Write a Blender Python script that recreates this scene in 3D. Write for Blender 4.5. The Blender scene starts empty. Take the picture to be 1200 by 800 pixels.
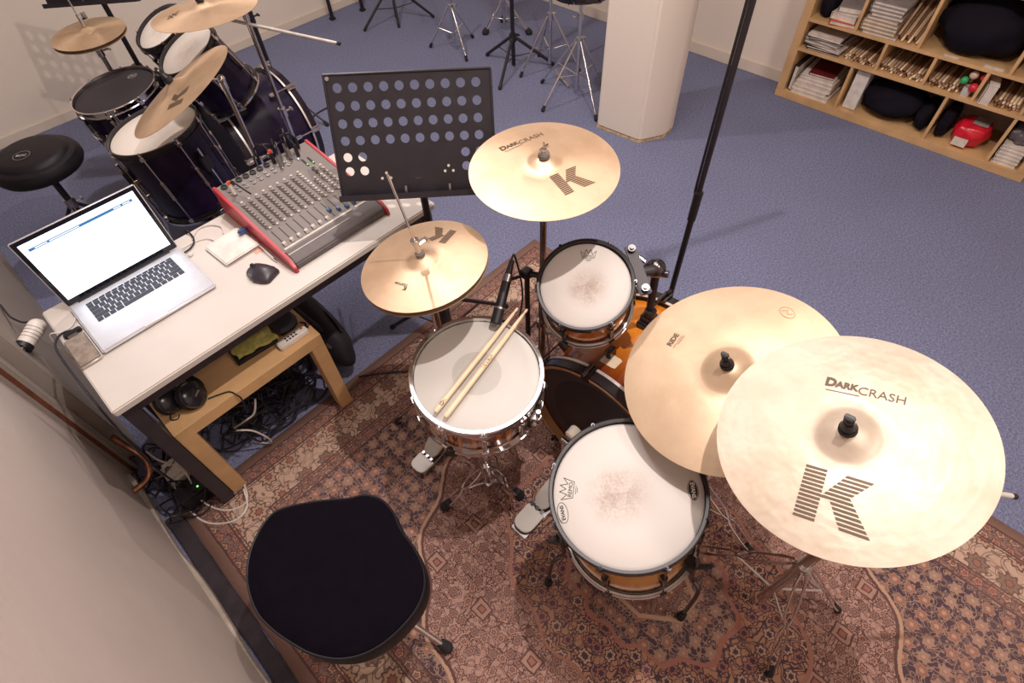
import bpy, bmesh, math, random
from mathutils import Vector, Matrix, noise
random.seed(7)
PI = math.pi
SC = bpy.context.scene
COL = SC.collection

# ------------------------------------------------------------------ camera, light, exposure
CAMH = 1.965
cd = bpy.data.cameras.new('camera'); cam = bpy.data.objects.new('camera', cd); COL.objects.link(cam)
cd.sensor_width = 36.0; cd.lens = 653.737 * 36.0 / 1200.0; cd.clip_start = 0.02
_R = ((0.68685385, -0.72594185, -0.03521673), (-0.5906541, -0.52930356, -0.60906935), (0.42350859, 0.43914253, -0.79233472))
cam.matrix_world = Matrix(((_R[0][0], -_R[1][0], -_R[2][0], 0), (_R[0][1], -_R[1][1], -_R[2][1], 0), (_R[0][2], -_R[1][2], -_R[2][2], CAMH), (0, 0, 0, 1)))
SC.camera = cam
W = bpy.data.worlds.new('world'); SC.world = W; W.use_nodes = True
W.node_tree.nodes['Background'].inputs[0].default_value = (0.9, 0.8, 0.75, 1); W.node_tree.nodes['Background'].inputs[1].default_value = 0.05
SC.view_settings.view_transform = 'Standard'; SC.view_settings.look = 'None'; SC.view_settings.gamma = 1.0
SC.view_settings.use_curve_mapping = False; SC.view_settings.exposure = -0.02

def lamp(name, loc, size, power, col, aim=(0, 0, -1)):
    l = bpy.data.lights.new(name, 'AREA'); l.shape = 'DISK'; l.size = size; l.energy = power; l.color = col
    o = bpy.data.objects.new(name, l); COL.objects.link(o); o.location = loc
    o.rotation_euler = Vector(aim).to_track_quat('-Z', 'Y').to_euler()
WARM = (1.0, 0.882, 0.828)
lamp('ceiling_and_fill_lamp', (1.00, 0.30, 3.24), 0.05, 50, WARM)
lamp('ceiling_and_fill_lamp', (1.35, 2.75, 3.24), 0.10, 34, (1.0, 0.91, 0.87))
lamp('ceiling_and_fill_lamp', (1.10, -1.10, 3.24), 0.5, 26, WARM)  # fill lamp added on the camera side to brighten the floor tom's front
lamp('ceiling_and_fill_lamp', (1.15, 1.45, 3.26), 1.5, 36, (1.0, 0.90, 0.87))  # broad fill light added overhead to soften shadows, not a room fitting

# ------------------------------------------------------------------ node helpers and materials
class N:
    """socket wrapper with arithmetic"""
    def __init__(s, t, k): s.t = t; s.k = k
    def _m(s, op, *a):
        n = s.t.nodes.new('ShaderNodeMath'); n.operation = op
        for i, v in enumerate((s,) + a):
            if isinstance(v, N): s.t.links.new(v.k, n.inputs[i])
            else: n.inputs[i].default_value = v
        return N(s.t, n.outputs[0])
    def __add__(s, o): return s._m('ADD', o)
    def __sub__(s, o): return s._m('SUBTRACT', o)
    def __rsub__(s, o): return (s * -1.0) + o
    def __mul__(s, o): return s._m('MULTIPLY', o)
    def __truediv__(s, o): return s._m('DIVIDE', o)
    def lt(s, o): return s._m('LESS_THAN', o)
    def gt(s, o): return s._m('GREATER_THAN', o)
    def abs(s): return s._m('ABSOLUTE')
    def mn(s, o): return s._m('MINIMUM', o)
    def mx(s, o): return s._m('MAXIMUM', o)
    def pw(s, o): return s._m('POWER', o)
    def sqrt(s): return s._m('SQRT')
    def cos(s): return s._m('COSINE')
    def at2(s, o): return s._m('ARCTAN2', o)
    def frac(s): return s._m('FRACT')
    def band(s, c, w): return (s - c).abs().lt(w)
    def ss(s, a, b):
        n = s.t.nodes.new('ShaderNodeMapRange'); n.interpolation_type = 'SMOOTHSTEP'
        s.t.links.new(s.k, n.inputs[0]); n.inputs[1].default_value = a; n.inputs[2].default_value = b
        return N(s.t, n.outputs[0])

def mixc(t, f, a, b):
    n = t.nodes.new('ShaderNodeMix'); n.data_type = 'RGBA'
    for v, i in ((f, 0), (a, 6), (b, 7)):
        if isinstance(v, N): t.links.new(v.k, n.inputs[i])
        elif isinstance(v, (int, float)): n.inputs[i].default_value = v
        else: n.inputs[i].default_value = (*v, 1)
    return N(t, n.outputs[2])

def coords(t, kind='Object'):
    n = t.nodes.new('ShaderNodeTexCoord'); return N(t, n.outputs[kind])
def sep(t, v):
    n = t.nodes.new('ShaderNodeSeparateXYZ'); t.links.new(v.k, n.inputs[0]); return [N(t, n.outputs[i]) for i in range(3)]
def com(t, x, y, z):
    n = t.nodes.new('ShaderNodeCombineXYZ')
    for i, v in enumerate((x, y, z)):
        if isinstance(v, N): t.links.new(v.k, n.inputs[i])
        else: n.inputs[i].default_value = v
    return N(t, n.outputs[0])
def noi(t, v, scale, detail=2, rough=.5):
    n = t.nodes.new('ShaderNodeTexNoise'); t.links.new(v.k, n.inputs['Vector']); n.inputs['Scale'].default_value = scale
    n.inputs['Detail'].default_value = detail; n.inputs['Roughness'].default_value = rough
    return N(t, n.outputs[0])
def bump(t, h, strength, dist=.01):
    n = t.nodes.new('ShaderNodeBump'); t.links.new(h.k, n.inputs['Height']); n.inputs['Strength'].default_value = strength; n.inputs['Distance'].default_value = dist
    return N(t, n.outputs[0])
def lin(r, g, b):
    f = lambda c: (c / 255 / 12.92) if c / 255 <= .04045 else ((c / 255 + .055) / 1.055) ** 2.4
    return (f(r), f(g), f(b))

def base(name):
    m = bpy.data.materials.new(name); m.use_nodes = True; t = m.node_tree
    return m, t, t.nodes['Principled BSDF']
def setin(t, p, k, v):
    if isinstance(v, N): t.links.new(v.k, p.inputs[k])
    elif isinstance(v, (tuple, list)): p.inputs[k].default_value = (*v, 1)
    else: p.inputs[k].default_value = v
_mats = {}
def pm(name, col, rough=.5, metal=0., var=.12, scale=25., bmp=0., bscale=200., **kw):
    """procedural principled material: colour and roughness carry noise"""
    if name in _mats: return _mats[name]
    m, t, p = base(name); c = coords(t); n = noi(t, c, scale, 3)
    a = tuple(x * (1 - var) for x in col); b = tuple(min(1, x * (1 + var)) for x in col)
    setin(t, p, 'Base Color', mixc(t, n.ss(.3, .7), a, b)); setin(t, p, 'Metallic', metal)
    setin(t, p, 'Roughness', n * (.12) + (rough - .06))
    if bmp: setin(t, p, 'Normal', bump(t, noi(t, c, bscale, 2), bmp, .002))
    for k, v in kw.items(): setin(t, p, k.replace('_', ' '), v)
    _mats[name] = m; return m

CHROME = pm('chrome', (.72, .70, .70), .14, 1., .08)
DCHROME = pm('dark_nickel', (.14, .13, .14), .22, 1.)
STEEL = pm('dull_steel', (.42, .40, .40), .34, 1.)
BLACK = pm('black_plastic', (.012, .010, .014), .45)
BLACKM = pm('black_painted_metal', (.016, .013, .018), .38)
RUBBER = pm('black_rubber', (.014, .012, .015), .75)
HOOPB = pm('black_lacquer', (.02, .016, .018), .22)
WHITE = pm('white_plastic', lin(225, 218, 210), .45)
GREYP = pm('grey_plastic', lin(150, 145, 142), .5)
BIRCH = pm('birch_veneer', lin(206, 166, 118), .45, 0, .10, 9)
SUEDE = pm('black_velour', (.0045, .003, .0065), .95, bmp=.1, bscale=600, Specular_IOR_Level=.08)
VINYL = pm('black_vinyl', (.009, .007, .010), .52, bmp=.1, bscale=300, Specular_IOR_Level=.3)

# ------------------------------------------------------------------ mesh helpers
class MB:
    def __init__(s, org=(0, 0, 0)): s.v = []; s.f = []; s.o = Vector(org)
    def add(s, vs, fs, M=None):
        k = len(s.v)
        for q in vs:
            q = Vector(q)
            if M is not None: q = M @ q
            s.v.append(q - s.o)
        s.f += [tuple(i + k for i in f) for f in fs]; return s
    def box(s, c, d, M=None):
        x, y, z = [a / 2 for a in d]; c = Vector(c)
        vs = [c + Vector((i * x, j * y, k * z)) for i in (-1, 1) for j in (-1, 1) for k in (-1, 1)]
        return s.add(vs, [(0, 1, 3, 2), (4, 6, 7, 5), (0, 4, 5, 1), (2, 3, 7, 6), (0, 2, 6, 4), (1, 5, 7, 3)], M)
    def bb(s, a, b, M=None):
        a = Vector(a); b = Vector(b); return s.box((a + b) / 2, [abs(q) for q in (b - a)], M)
    def cyl(s, p, q, r0, r1=None, n=12, cap=True):
        r1 = r0 if r1 is None else r1; p = Vector(p); q = Vector(q); d = (q - p).normalized()
        a = d.orthogonal().normalized(); b = d.cross(a)
        vs = []
        for c, r in ((p, r0), (q, r1)):
            for i in range(n):
                t = 2 * PI * i / n; vs.append(c + a * r * math.cos(t) + b * r * math.sin(t))
        fs = [(i, (i + 1) % n, n + (i + 1) % n, n + i) for i in range(n)]
        if cap: fs += [tuple(reversed(range(n))), tuple(range(n, 2 * n))]
        return s.add(vs, fs)
    def tube(s, pts, r, n=8, smooth=0):
        pts = [Vector(p) for p in pts]; n0 = len(pts)
        if smooth:
            o = []
            for i in range(len(pts) - 1):
                p0 = pts[max(i - 1, 0)]; p1 = pts[i]; p2 = pts[i + 1]; p3 = pts[min(i + 2, len(pts) - 1)]
                for k in range(smooth):
                    t = k / smooth
                    o.append(.5 * ((2 * p1) + (p2 - p0) * t + (2 * p0 - 5 * p1 + 4 * p2 - p3) * t * t + (3 * p1 - p0 - 3 * p2 + p3) * t ** 3))
            pts = o + [pts[-1]]
        vs = []; a = None
        for i, p in enumerate(pts):
            d = (pts[min(i + 1, len(pts) - 1)] - pts[max(i - 1, 0)]).normalized()
            a = d.orthogonal().normalized() if a is None else (a - d * a.dot(d)).normalized()
            b = d.cross(a); rr = r[min(len(r) - 1, round(i * (n0 - 1) / (len(pts) - 1)))] if isinstance(r, (list, tuple)) else r
            for k in range(n):
                t = 2 * PI * k / n; vs.append(p + a * rr * math.cos(t) + b * rr * math.sin(t))
        L = len(pts)
        fs = [(j * n + i, j * n + (i + 1) % n, (j + 1) * n + (i + 1) % n, (j + 1) * n + i) for j in range(L - 1) for i in range(n)]
        fs += [tuple(reversed(range(n))), tuple(range((L - 1) * n, L * n))]
        return s.add(vs, fs)
    def lathe(s, prof, n=48, M=None, close=False):
        vs = []; fs = []; L = len(prof)
        for r, z in prof:
            for i in range(n):
                t = 2 * PI * i / n; vs.append((r * math.cos(t), r * math.sin(t), z))
        for j in range(L if close else L - 1):
            k = (j + 1) % L
            for i in range(n): fs.append((j * n + i, j * n + (i + 1) % n, k * n + (i + 1) % n, k * n + i))
        return s.add(vs, fs, M)
    def prism(s, poly, z0, z1, M=None):
        n = len(poly); vs = [(x, y, z0) for x, y in poly] + [(x, y, z1) for x, y in poly]
        fs = [(i, (i + 1) % n, n + (i + 1) % n, n + i) for i in range(n)] + [tuple(reversed(range(n))), tuple(range(n, 2 * n))]
        return s.add(vs, fs, M)
    def ball(s, c, r, n=12, sc=(1, 1, 1)):
        prof = [(max(1e-4, math.sin(PI * i / n)), -math.cos(PI * i / n)) for i in range(n + 1)]
        return s.lathe(prof, n * 2 if n < 12 else 24, Matrix.Translation(c) @ Matrix.Diagonal((r * sc[0], r * sc[1], r * sc[2], 1)))
    def blob(s, c, d, seed=0, amp=.12, e=.45, M=None):
        """soft rounded box with lumps"""
        bm = bmesh.new(); bmesh.ops.create_cube(bm, size=2); bmesh.ops.subdivide_edges(bm, edges=bm.edges[:], cuts=9, use_grid_fill=True)
        vs = []
        for v in bm.verts:
            p = v.co.copy(); q = p.normalized(); w = q.lerp(p, e)
            k = 1 + amp * noise.noise(w * 1.7 + Vector((seed * 3.1, seed, 0)))
            vs.append((c[0] + w.x * k * d[0] / 2, c[1] + w.y * k * d[1] / 2, c[2] + w.z * k * d[2] / 2))
        fs = [tuple(v.index for v in f.verts) for f in bm.faces]; bm.free()
        return s.add(vs, fs, M)
    def build(s, name, mat, parent=None, bevel=0, sharp=38, seg=2):
        me = bpy.data.meshes.new(name); me.from_pydata([tuple(v) for v in s.v], [], s.f)
        bm = bmesh.new(); bm.from_mesh(me); bmesh.ops.recalc_face_normals(bm, faces=bm.faces[:])
        if bevel: bmesh.ops.bevel(bm, geom=[e for e in bm.edges if e.calc_face_angle(0) > .5], offset=bevel, segments=seg, affect='EDGES', clamp_overlap=True)
        bm.to_mesh(me); bm.free()
        for p in me.polygons: p.use_smooth = True
        me.set_sharp_from_angle(angle=math.radians(sharp)); me.materials.append(mat)
        o = bpy.data.objects.new(name, me); COL.objects.link(o)
        if parent is not None: o.parent = parent
        else: o.location = s.o
        return o

def tag(o, label=None, cat=None, group=None, kind=None):
    for k, v in (('label', label), ('category', cat), ('group', group), ('kind', kind)):
        if v: o[k] = v
    return o
def thing(name, label, cat, loc=(0, 0, 0), M=None, group=None):
    o = bpy.data.objects.new(name, None); COL.objects.link(o); o.empty_display_size = .05
    if M is not None: o.matrix_world = M
    else: o.location = loc
    return tag(o, label, cat, group)
def frame(c, n, spin=0.):
    n = Vector(n).normalized(); a = Vector((0, 1, 0)).cross(n).normalized(); b = n.cross(a)
    M = Matrix((a, b, n)).transposed().to_4x4(); M.translation = Vector(c)
    return M @ Matrix.Rotation(spin, 4, 'Z')
def copyobj(o, parent=None, M=None):
    c = o.copy(); COL.objects.link(c)
    if parent is not None: c.parent = parent
    if M is not None: c.matrix_local = M
    return c
def struct(name, mb, mat, **k): return tag(mb.build(name, mat, **k), kind='structure')

def text2d(s, size, bold=0.):
    cu = bpy.data.curves.new('t', 'FONT'); cu.body = s; cu.size = size; cu.align_x = 'CENTER'; cu.align_y = 'CENTER'; cu.offset = bold; cu.resolution_u = 3
    o = bpy.data.objects.new('t', cu); COL.objects.link(o)
    me = bpy.data.meshes.new_from_object(o.evaluated_get(bpy.context.evaluated_depsgraph_get()))
    vs = [(v.co.x, v.co.y) for v in me.vertices]; fs = [tuple(p.vertices) for p in me.polygons]
    bpy.data.objects.remove(o); bpy.data.curves.remove(cu); bpy.data.meshes.remove(me)
    return vs, fs
def klogo(h, rows=13, duty=.62):
    """striped block letter K, height h"""
    vs = []; fs = []
    for i in range(rows):
        y0 = -.5 + i / rows; y1 = y0 + duty / rows; ym = (y0 + y1) / 2
        def at(y):
            r = [(-.52, -.17)]
            if ym > -.06: t = (y + .06) / .56; r.append((-.2 + t * .36, .16 + t * .42))
            if ym < .12: t = (.12 - y) / .62; r.append((-.12 + t * .34, .24 + t * .44))
            return r
        for (a0, b0), (a1, b1) in zip(at(y0), at(y1)):
            k = len(vs); vs += [(a0 * h, y0 * h), (b0 * h, y0 * h), (b1 * h, y1 * h), (a1 * h, y1 * h)]; fs.append((k, k + 1, k + 2, k + 3))
    return vs, fs
def decal(name, vf, pos, ang, zf, mat, parent, sub=0, label=None):
    """flat print laid on a surface z=zf(r) of its parent"""
    vs, fs = vf; bm = bmesh.new(); bv = [bm.verts.new((x, y, 0)) for x, y in vs]
    for f in fs:
        try: bm.faces.new([bv[i] for i in f])
        except ValueError: pass
    if sub: bmesh.ops.subdivide_edges(bm, edges=[e for e in bm.edges if e.calc_length() > .008], cuts=sub, use_grid_fill=False)
    ca, sa = math.cos(ang), math.sin(ang)
    for v in bm.verts:
        x, y = v.co.x, v.co.y; X = pos[0] + x * ca - y * sa; Y = pos[1] + x * sa + y * ca
        v.co = (X, Y, zf(math.hypot(X, Y)))
    bmesh.ops.recalc_face_normals(bm, faces=bm.faces[:])
    me = bpy.data.meshes.new(name); bm.to_mesh(me); bm.free(); me.materials.append(mat)
    o = bpy.data.objects.new(name, me); COL.objects.link(o); o.parent = parent
    if label: o['label'] = label
    return o
def polyline2d(pts, w, closed=False):
    vs = []; fs = []
    n = len(pts)
    for i in range(n if closed else n - 1):
        a = Vector(pts[i]); b = Vector(pts[(i + 1) % n]); d = (b - a).normalized(); p = Vector((-d.y, d.x)) * w / 2; d *= w / 2
        k = len(vs); vs += [tuple(a - d + p), tuple(a - d - p), tuple(b + d - p), tuple(b + d + p)]; fs.append((k, k + 1, k + 2, k + 3))
    return vs, fs
def merge2d(*l):
    vs = []; fs = []
    for (v, f), dx, dy in l:
        k = len(vs); vs += [(x + dx, y + dy) for x, y in v]; fs += [tuple(i + k for i in q) for q in f]
    return vs, fs
# ------------------------------------------------------------------ the room
def carpet_mat():
    m, t, p = base('blue_carpet'); c = coords(t)
    n1 = noi(t, c, 260, 2, .7); n2 = noi(t, c, 2.2, 3); n3 = noi(t, c, 95, 2, .6)
    a = mixc(t, (n1 * .65 + n3 * .35).ss(.34, .66), lin(78, 83, 114), lin(140, 144, 174))
    b = mixc(t, n2.ss(.3, .75) * .22, a, lin(96, 96, 116))
    setin(t, p, 'Base Color', b); setin(t, p, 'Roughness', .95); setin(t, p, 'Normal', bump(t, n1, .35, .004)); return m
def plaster_mat(name, col, stain=.25):
    m, t, p = base(name); c = coords(t); n = noi(t, c, 1.6, 5, .6); f = noi(t, c, 70, 3)
    setin(t, p, 'Base Color', mixc(t, n.ss(.35, .8) * stain, col, tuple(x * .72 for x in col)))
    setin(t, p, 'Roughness', .8); setin(t, p, 'Normal', bump(t, f + n * 2.0, .12, .006)); return m
PLASTER = plaster_mat('wall_plaster', lin(234, 221, 206), .15)
PLASTERL = plaster_mat('wall_plaster_worn', lin(188, 175, 168), .5)
PANELM = plaster_mat('grey_panel_paint', lin(150, 140, 132), .35)
CEILM = plaster_mat('ceiling_paint', lin(232, 226, 216), .1)

XL, XR, YF, YB, CH = -.405, 3.84, 4.6, -2.2, 3.30
struct('floor', MB().bb((-.7, YB, -.05), (4.4, YF + .1, 0)), carpet_mat())
struct('ceiling', MB().bb((-.7, YB, CH), (4.4, YF + .1, CH + .05)), CEILM)
struct('wall_left', MB().bb((-.7, YB, 0), (XL, 1.74, CH)), PLASTERL)
struct('wall_left_panel', MB().bb((-.7, 1.80, 0), (-.325, YF, CH)).bb((-.7, 1.74, 0), (-.365, 1.80, CH)), PANELM, bevel=.004)
struct('wall_far', MB().bb((-.325, YF, 0), (4.0, YF + .1, CH)), PLASTER)
struct('wall_right', MB().bb((XR, 1.2145, 0), (XR + .1, YF, CH)).bb((4.1, YB, 0), (4.2, 1.3, CH)).bb((XR + .1, 1.2145, 0), (4.2, 1.3, CH)), PLASTER)
struct('wall_back', MB().bb((XL, YB - .1, 0), (4.2, YB, CH)), PLASTER)
SKIRT = pm('skirting_paint', lin(222, 208, 192), .5, 0, .03, 6)
struct('baseboard_right', MB().bb((XR - .012, 1.2145, 0), (XR, YF, .075)), SKIRT, bevel=.003)
struct('baseboard_far', MB().bb((-.325, YF - .012, 0), (XR, YF, .06)), SKIRT, bevel=.003)
# wavy loose skirting strip along the left wall
bm_ = MB(); L_ = []
for i in range(60):
    y = 1.72 - i * .045; w = .012 + .006 * math.sin(i * .55) + .004 * noise.noise(Vector((i * .3, 0, 0))); L_.append((XL - .003 + w, y))
poly = L_ + [(XL - .004, L_[-1][1]), (XL - .004, L_[0][1])]
bm_.prism(poly, 0, .035); struct('baseboard_left', bm_, pm('worn_skirting', lin(170, 158, 145), .7))
# pillar with a ragged plaster foot
pp = [(2.63, 1.86), (2.655, 1.56), (2.665, 1.55), (2.80, 1.475), (2.90, 1.482), (2.965, 1.515), (2.985, 1.56), (2.985, 1.86)]
mb = MB(); mb.prism(pp, .010, CH); struct('wall_pillar', mb, PLASTER, bevel=.012)
ragged = []
cx_, cy_ = 2.81, 1.69
for (a, b) in zip(pp, pp[1:] + pp[:1]):
    for k in range(9):
        q = Vector(a).lerp(Vector(b), k / 9); s = 1.0 + .012 * noise.noise(Vector((q.x * 40, q.y * 40, 1))); ragged.append((cx_ + (q.x - cx_) * s, cy_ + (q.y - cy_) * s))
struct('trim_1', MB().prism(ragged, 0, .013), pm('broken_plaster', lin(196, 170, 132), .9, var=.3, scale=60, bmp=.5, bscale=120))

# ------------------------------------------------------------------ the rug
RX, RY, RA, RB = .633, .08, .97, 1.375
def rug_mat():
    m, t, p = base('persian_rug_pile'); c = coords(t); x, y, z = sep(t, c)
    nz = noi(t, c, 34, 2); wx = x + (nz - .5) * .006; wy = y + (noi(t, com(t, y, x, 3.0), 34, 2) - .5) * .006
    ax, ay = wx.abs(), wy.abs(); d = (RA - ax).mn(RB - ay); d = (ax * -1.0 + RA).mn(ay * -1.0 + RB)
    def vor(X, Y, scale, feat, rnd):
        n = t.nodes.new('ShaderNodeTexVoronoi'); n.voronoi_dimensions = '2D'; n.feature = feat; t.links.new(com(t, X, Y, 0.).k, n.inputs['Vector'])
        n.inputs['Scale'].default_value = scale; n.inputs['Randomness'].default_value = rnd; return n
    def flowers(X, Y, scale, rnd, pet):
        n = vor(X, Y, scale, 'F1', rnd); P = sep(t, N(t, n.outputs['Position'])); lx = (X - P[0]) * scale; ly = (Y - P[1]) * scale
        r = (lx * lx + ly * ly).sqrt(); a = ly.at2(lx); pr = r * ((a * float(pet)).cos() * .17 + 1.)
        line = pr.band(.13, .028).mx(pr.band(.31, .035)); return line, pr.lt(.31), pr.lt(.13), sep(t, N(t, n.outputs['Color']))
    def vines(X, Y, scale, w, rnd=.9):
        n = vor(X, Y, scale, 'DISTANCE_TO_EDGE', rnd); dd = N(t, n.outputs['Distance']); return dd.lt(w).mx(dd.band(w * 4.6, w * .75))
    def curls(X, Y, scale, w):
        a = noi(t, com(t, X, Y, 7.), scale, 0); b = noi(t, com(t, Y, X, 2.), scale * 1.25, 0)
        return a.band(.5, w).mx(b.band(.44, w * .8)).mx(a.band(.62, w * .7))
    DK = lin(76, 50, 50); NAVY = lin(46, 40, 62); TAN = lin(182, 148, 124); PINK = lin(168, 134, 122); RUST = lin(148, 96, 84); CREAM = lin(194, 166, 146); OLIVE = lin(122, 104, 92); BR = lin(134, 106, 98); FLW = lin(162, 128, 114)
    def motif(ground, line, f1, f2, core, fl, vn):
        ln, inn, cr, rc = fl
        g = mixc(t, vn, ground, line); fc = mixc(t, rc[0].gt(.5), f1, f2); g = mixc(t, inn, g, fc); g = mixc(t, cr, g, core); return mixc(t, ln, g, line)
    ang = wy.at2(wx)
    cu = noi(t, com(t, ax, ay, 0.), 38, 1); cv = noi(t, com(t, ay, ax, 5.), 38, 1); sx = ax + (cu - .5) * .034; sy = ay + (cv - .5) * .034
    fx = ax + (cu - .5) * .008; fy = ay + (cv - .5) * .008
    f_field = flowers(fx, fy, 24, .5, 6); v_field = curls(ax, ay, 46, .030)
    f_big = flowers(fx, fy, 19, .35, 6); v_big = curls(ax, ay, 34, .032)
    f_bord = flowers(fx, fy, 10.5, .15, 8); v_bord = curls(ax, ay, 24, .026)
    f_sm = flowers(fx, fy, 24, .2, 5); v_sm = curls(ax, ay, 50, .03)
    field = motif(PINK, DK, FLW, BR, RUST, f_field, v_field)
    # small diamonds set on a grid in the field
    gx = (fx * 5.6).frac() - .5; gy = (fy * 4.6).frac() - .5; gd = gx.abs().mx(gy.abs())
    field = mixc(t, gd.lt(.13), field, mixc(t, gd.lt(.055), FLW, RUST)); field = mixc(t, gd.band(.13, .013).mx(gd.band(.055, .010)), field, DK)
    navyf = motif(NAVY, lin(150, 122, 104), FLW, RUST, TAN, f_big, curls(ay, ax, 42, .026))
    oran = motif(lin(166, 124, 98), NAVY, TAN, RUST, NAVY, f_big, v_big)
    e = ((wx / .70) * (wx / .70) + (wy / .80) * (wy / .80)).sqrt() + (ang * 16.).cos() * .022
    q = ((wx / .215) * (wx / .215) + (wy / .30) * (wy / .30)).sqrt() + (ang * 12.).cos() * .05
    col = mixc(t, e.gt(1.), field, navyf); col = mixc(t, e.band(1., .007), col, TAN); col = mixc(t, e.band(.985, .006), col, DK)
    col = mixc(t, q.lt(1.75), col, oran); col = mixc(t, q.band(1.75, .022), col, lin(158, 108, 94))
    col = mixc(t, q.lt(1.), col, navyf); col = mixc(t, q.band(1., .03), col, lin(158, 104, 92))
    oc = ax.mx(ay * .72).mx((ax + ay * .72) * .74); oct_ = motif(BR, DK, TAN, RUST, CREAM, f_field, v_field)
    col = mixc(t, oc.lt(.115), col, oct_); col = mixc(t, oc.band(.115, .006), col, TAN)
    small = motif(BR, DK, lin(176, 120, 100), TAN, RUST, f_sm, v_sm); mainb = motif(CREAM, OLIVE, OLIVE, TAN, RUST, f_bord, v_bord)
    mainb = mixc(t, f_bord[0] * .7, mainb, DK)
    col = mixc(t, d.lt(.29), col, small); col = mixc(t, d.lt(.24), col, mainb); col = mixc(t, d.lt(.10), col, small); col = mixc(t, d.lt(.036), col, lin(126, 98, 88))
    for s, w in ((.040, .0035), (.098, .0035), (.108, .002), (.236, .003), (.247, .002), (.287, .0035)): col = mixc(t, d.band(s, w), col, DK)
    wear = noi(t, c, 3, 4, .6); fib = noi(t, c, 420, 2)
    col = mixc(t, wear.ss(.45, .8) * .30, col, lin(160, 126, 114)); col = mixc(t, .10, col, lin(190, 150, 134)); col = mixc(t, fib.ss(.3, .7) * .2, col, lin(80, 56, 54))
    setin(t, p, 'Base Color', col); setin(t, p, 'Roughness', .95); setin(t, p, 'Specular IOR Level', .15); setin(t, p, 'Normal', bump(t, fib, .4, .003)); return m
mb = MB((RX, RY, 0)); nx, ny = 26, 36
vs = []; fs = []
for j in range(ny + 1):
    for i in range(nx + 1):
        X = RX - RA + 2 * RA * i / nx; Y = RY - RB + 2 * RB * j / ny
        ed = min(i, nx - i, j, ny - j)
        X += .006 * noise.noise(Vector((Y * 4, 0, 2))) if ed == 0 else 0
        vs.append((X, Y, .0085 + .0012 * noise.noise(Vector((X * 3, Y * 3, 0)))))
for j in range(ny):
    for i in range(nx):
        k = j * (nx + 1) + i; fs.append((k, k + 1, k + nx + 2, k + nx + 1))
mb.add(vs, fs)
rug = mb.build('persian_rug', rug_mat()); md = rug.modifiers.new('thickness', 'SOLIDIFY'); md.thickness = .0082; md.offset = -1
tag(rug, 'large worn persian rug in rust, tan and navy under the sunburst drum kit', 'rug')
ZR = .0095
# dark cable cover running along the left wall beside the rug
mb = MB((-.37, .6, 0)); A_ = []; B_ = []
for i in range(56):
    y = 1.46 - i * .04; A_.append((XL + .010 + .003 * math.sin(i * .5), y)); B_.append((-.339 + .004 * noise.noise(Vector((i * .35, 3, 0))), y))
mb.prism(A_ + B_[::-1], .0, .012); tag(mb.build('cable_cover', pm('dark_felt_strip', lin(50, 42, 48), .9, 0, .3, 18, .4, 200), bevel=.004), 'dark strip of cable cover lying between the left wall and the rug', 'cable cover')
# ------------------------------------------------------------------ drum and cymbal builders
def cym_mat(name, c1, c2, rough=.34, hammer=0., metal=.85):
    m, t, p = base(name); c = coords(t); x, y, z = sep(t, c); r = (x * x + y * y).sqrt()
    rn = noi(t, com(t, r * 900., 0., 0.), 1., 2, .6); n = noi(t, c, 9, 4, .6); sp = noi(t, c, 120, 2, .7)
    col = mixc(t, n.ss(.3, .75), c1, c2); col = mixc(t, rn * .22, col, tuple(q * .7 for q in c1)); col = mixc(t, sp.gt(.74) * .4, col, tuple(q * .5 for q in c1))
    setin(t, p, 'Base Color', col); setin(t, p, 'Metallic', metal); setin(t, p, 'Roughness', n * .14 + rough)
    h = rn * .35
    if hammer: h = h + noi(t, c, 42, 1) * hammer
    setin(t, p, 'Normal', bump(t, h, .22, .0025)); setin(t, p, 'Anisotropic', .65)
    tg = t.nodes.new('ShaderNodeTangent'); tg.direction_type = 'RADIAL'; tg.axis = 'Z'; t.links.new(tg.outputs[0], p.inputs['Tangent'])
    return m
BRONZE = cym_mat('bronze_cymbal', lin(222, 192, 162), lin(204, 172, 140), .34, metal=.62)
BRONZEH = cym_mat('hammered_bronze', lin(216, 201, 183), lin(202, 184, 162), .42, 1.6, metal=.5)
BRONZER = cym_mat('satin_bronze', lin(222, 196, 166), lin(206, 178, 148), .42, metal=.6)
BRONZED = cym_mat('dull_bronze', lin(208, 178, 146), lin(186, 156, 126), .38, metal=.62)
INK = pm('brown_print', lin(92, 74, 56), .5, .2)
INKL = pm('pale_print', lin(176, 146, 112), .5, .3)
INKB = pm('black_print', (.02, .018, .02), .6)

def cym_z(R, rb, bow, bell):
    def z(r):
        if r <= rb: return bow + bell * (.5 + .5 * math.cos(PI * min(1, r / rb))) ** .75
        return bow * (1 - ((r - rb) / (R - rb)) ** 1.25)
    return z
def cymbal(name, label, c, n, R, mat, flip=False, group=None, rb=None):
    rb = rb or R * .26; zf = cym_z(R, rb, R * .075, R * .095)
    rs = [.006] + [rb * k / 8 for k in range(1, 9)] + [rb + (R - rb) * k / 10 for k in range(1, 11)]
    top = [(r, zf(r)) for r in rs]; bot = [(r, zf(r) - .0014) for r in reversed(rs)]
    if flip: top = [(r, -z) for r, z in top]; bot = [(r, -z) for r, z in bot]
    mb = MB(); mb.lathe(top + bot, 96, close=True); o = mb.build(name, mat, sharp=50)
    o.matrix_world = frame(c, n); tag(o, label, 'cymbal', group); o['_'] = 0; del o['_']
    return o, (lambda r: zf(r) + .0009)

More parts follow.
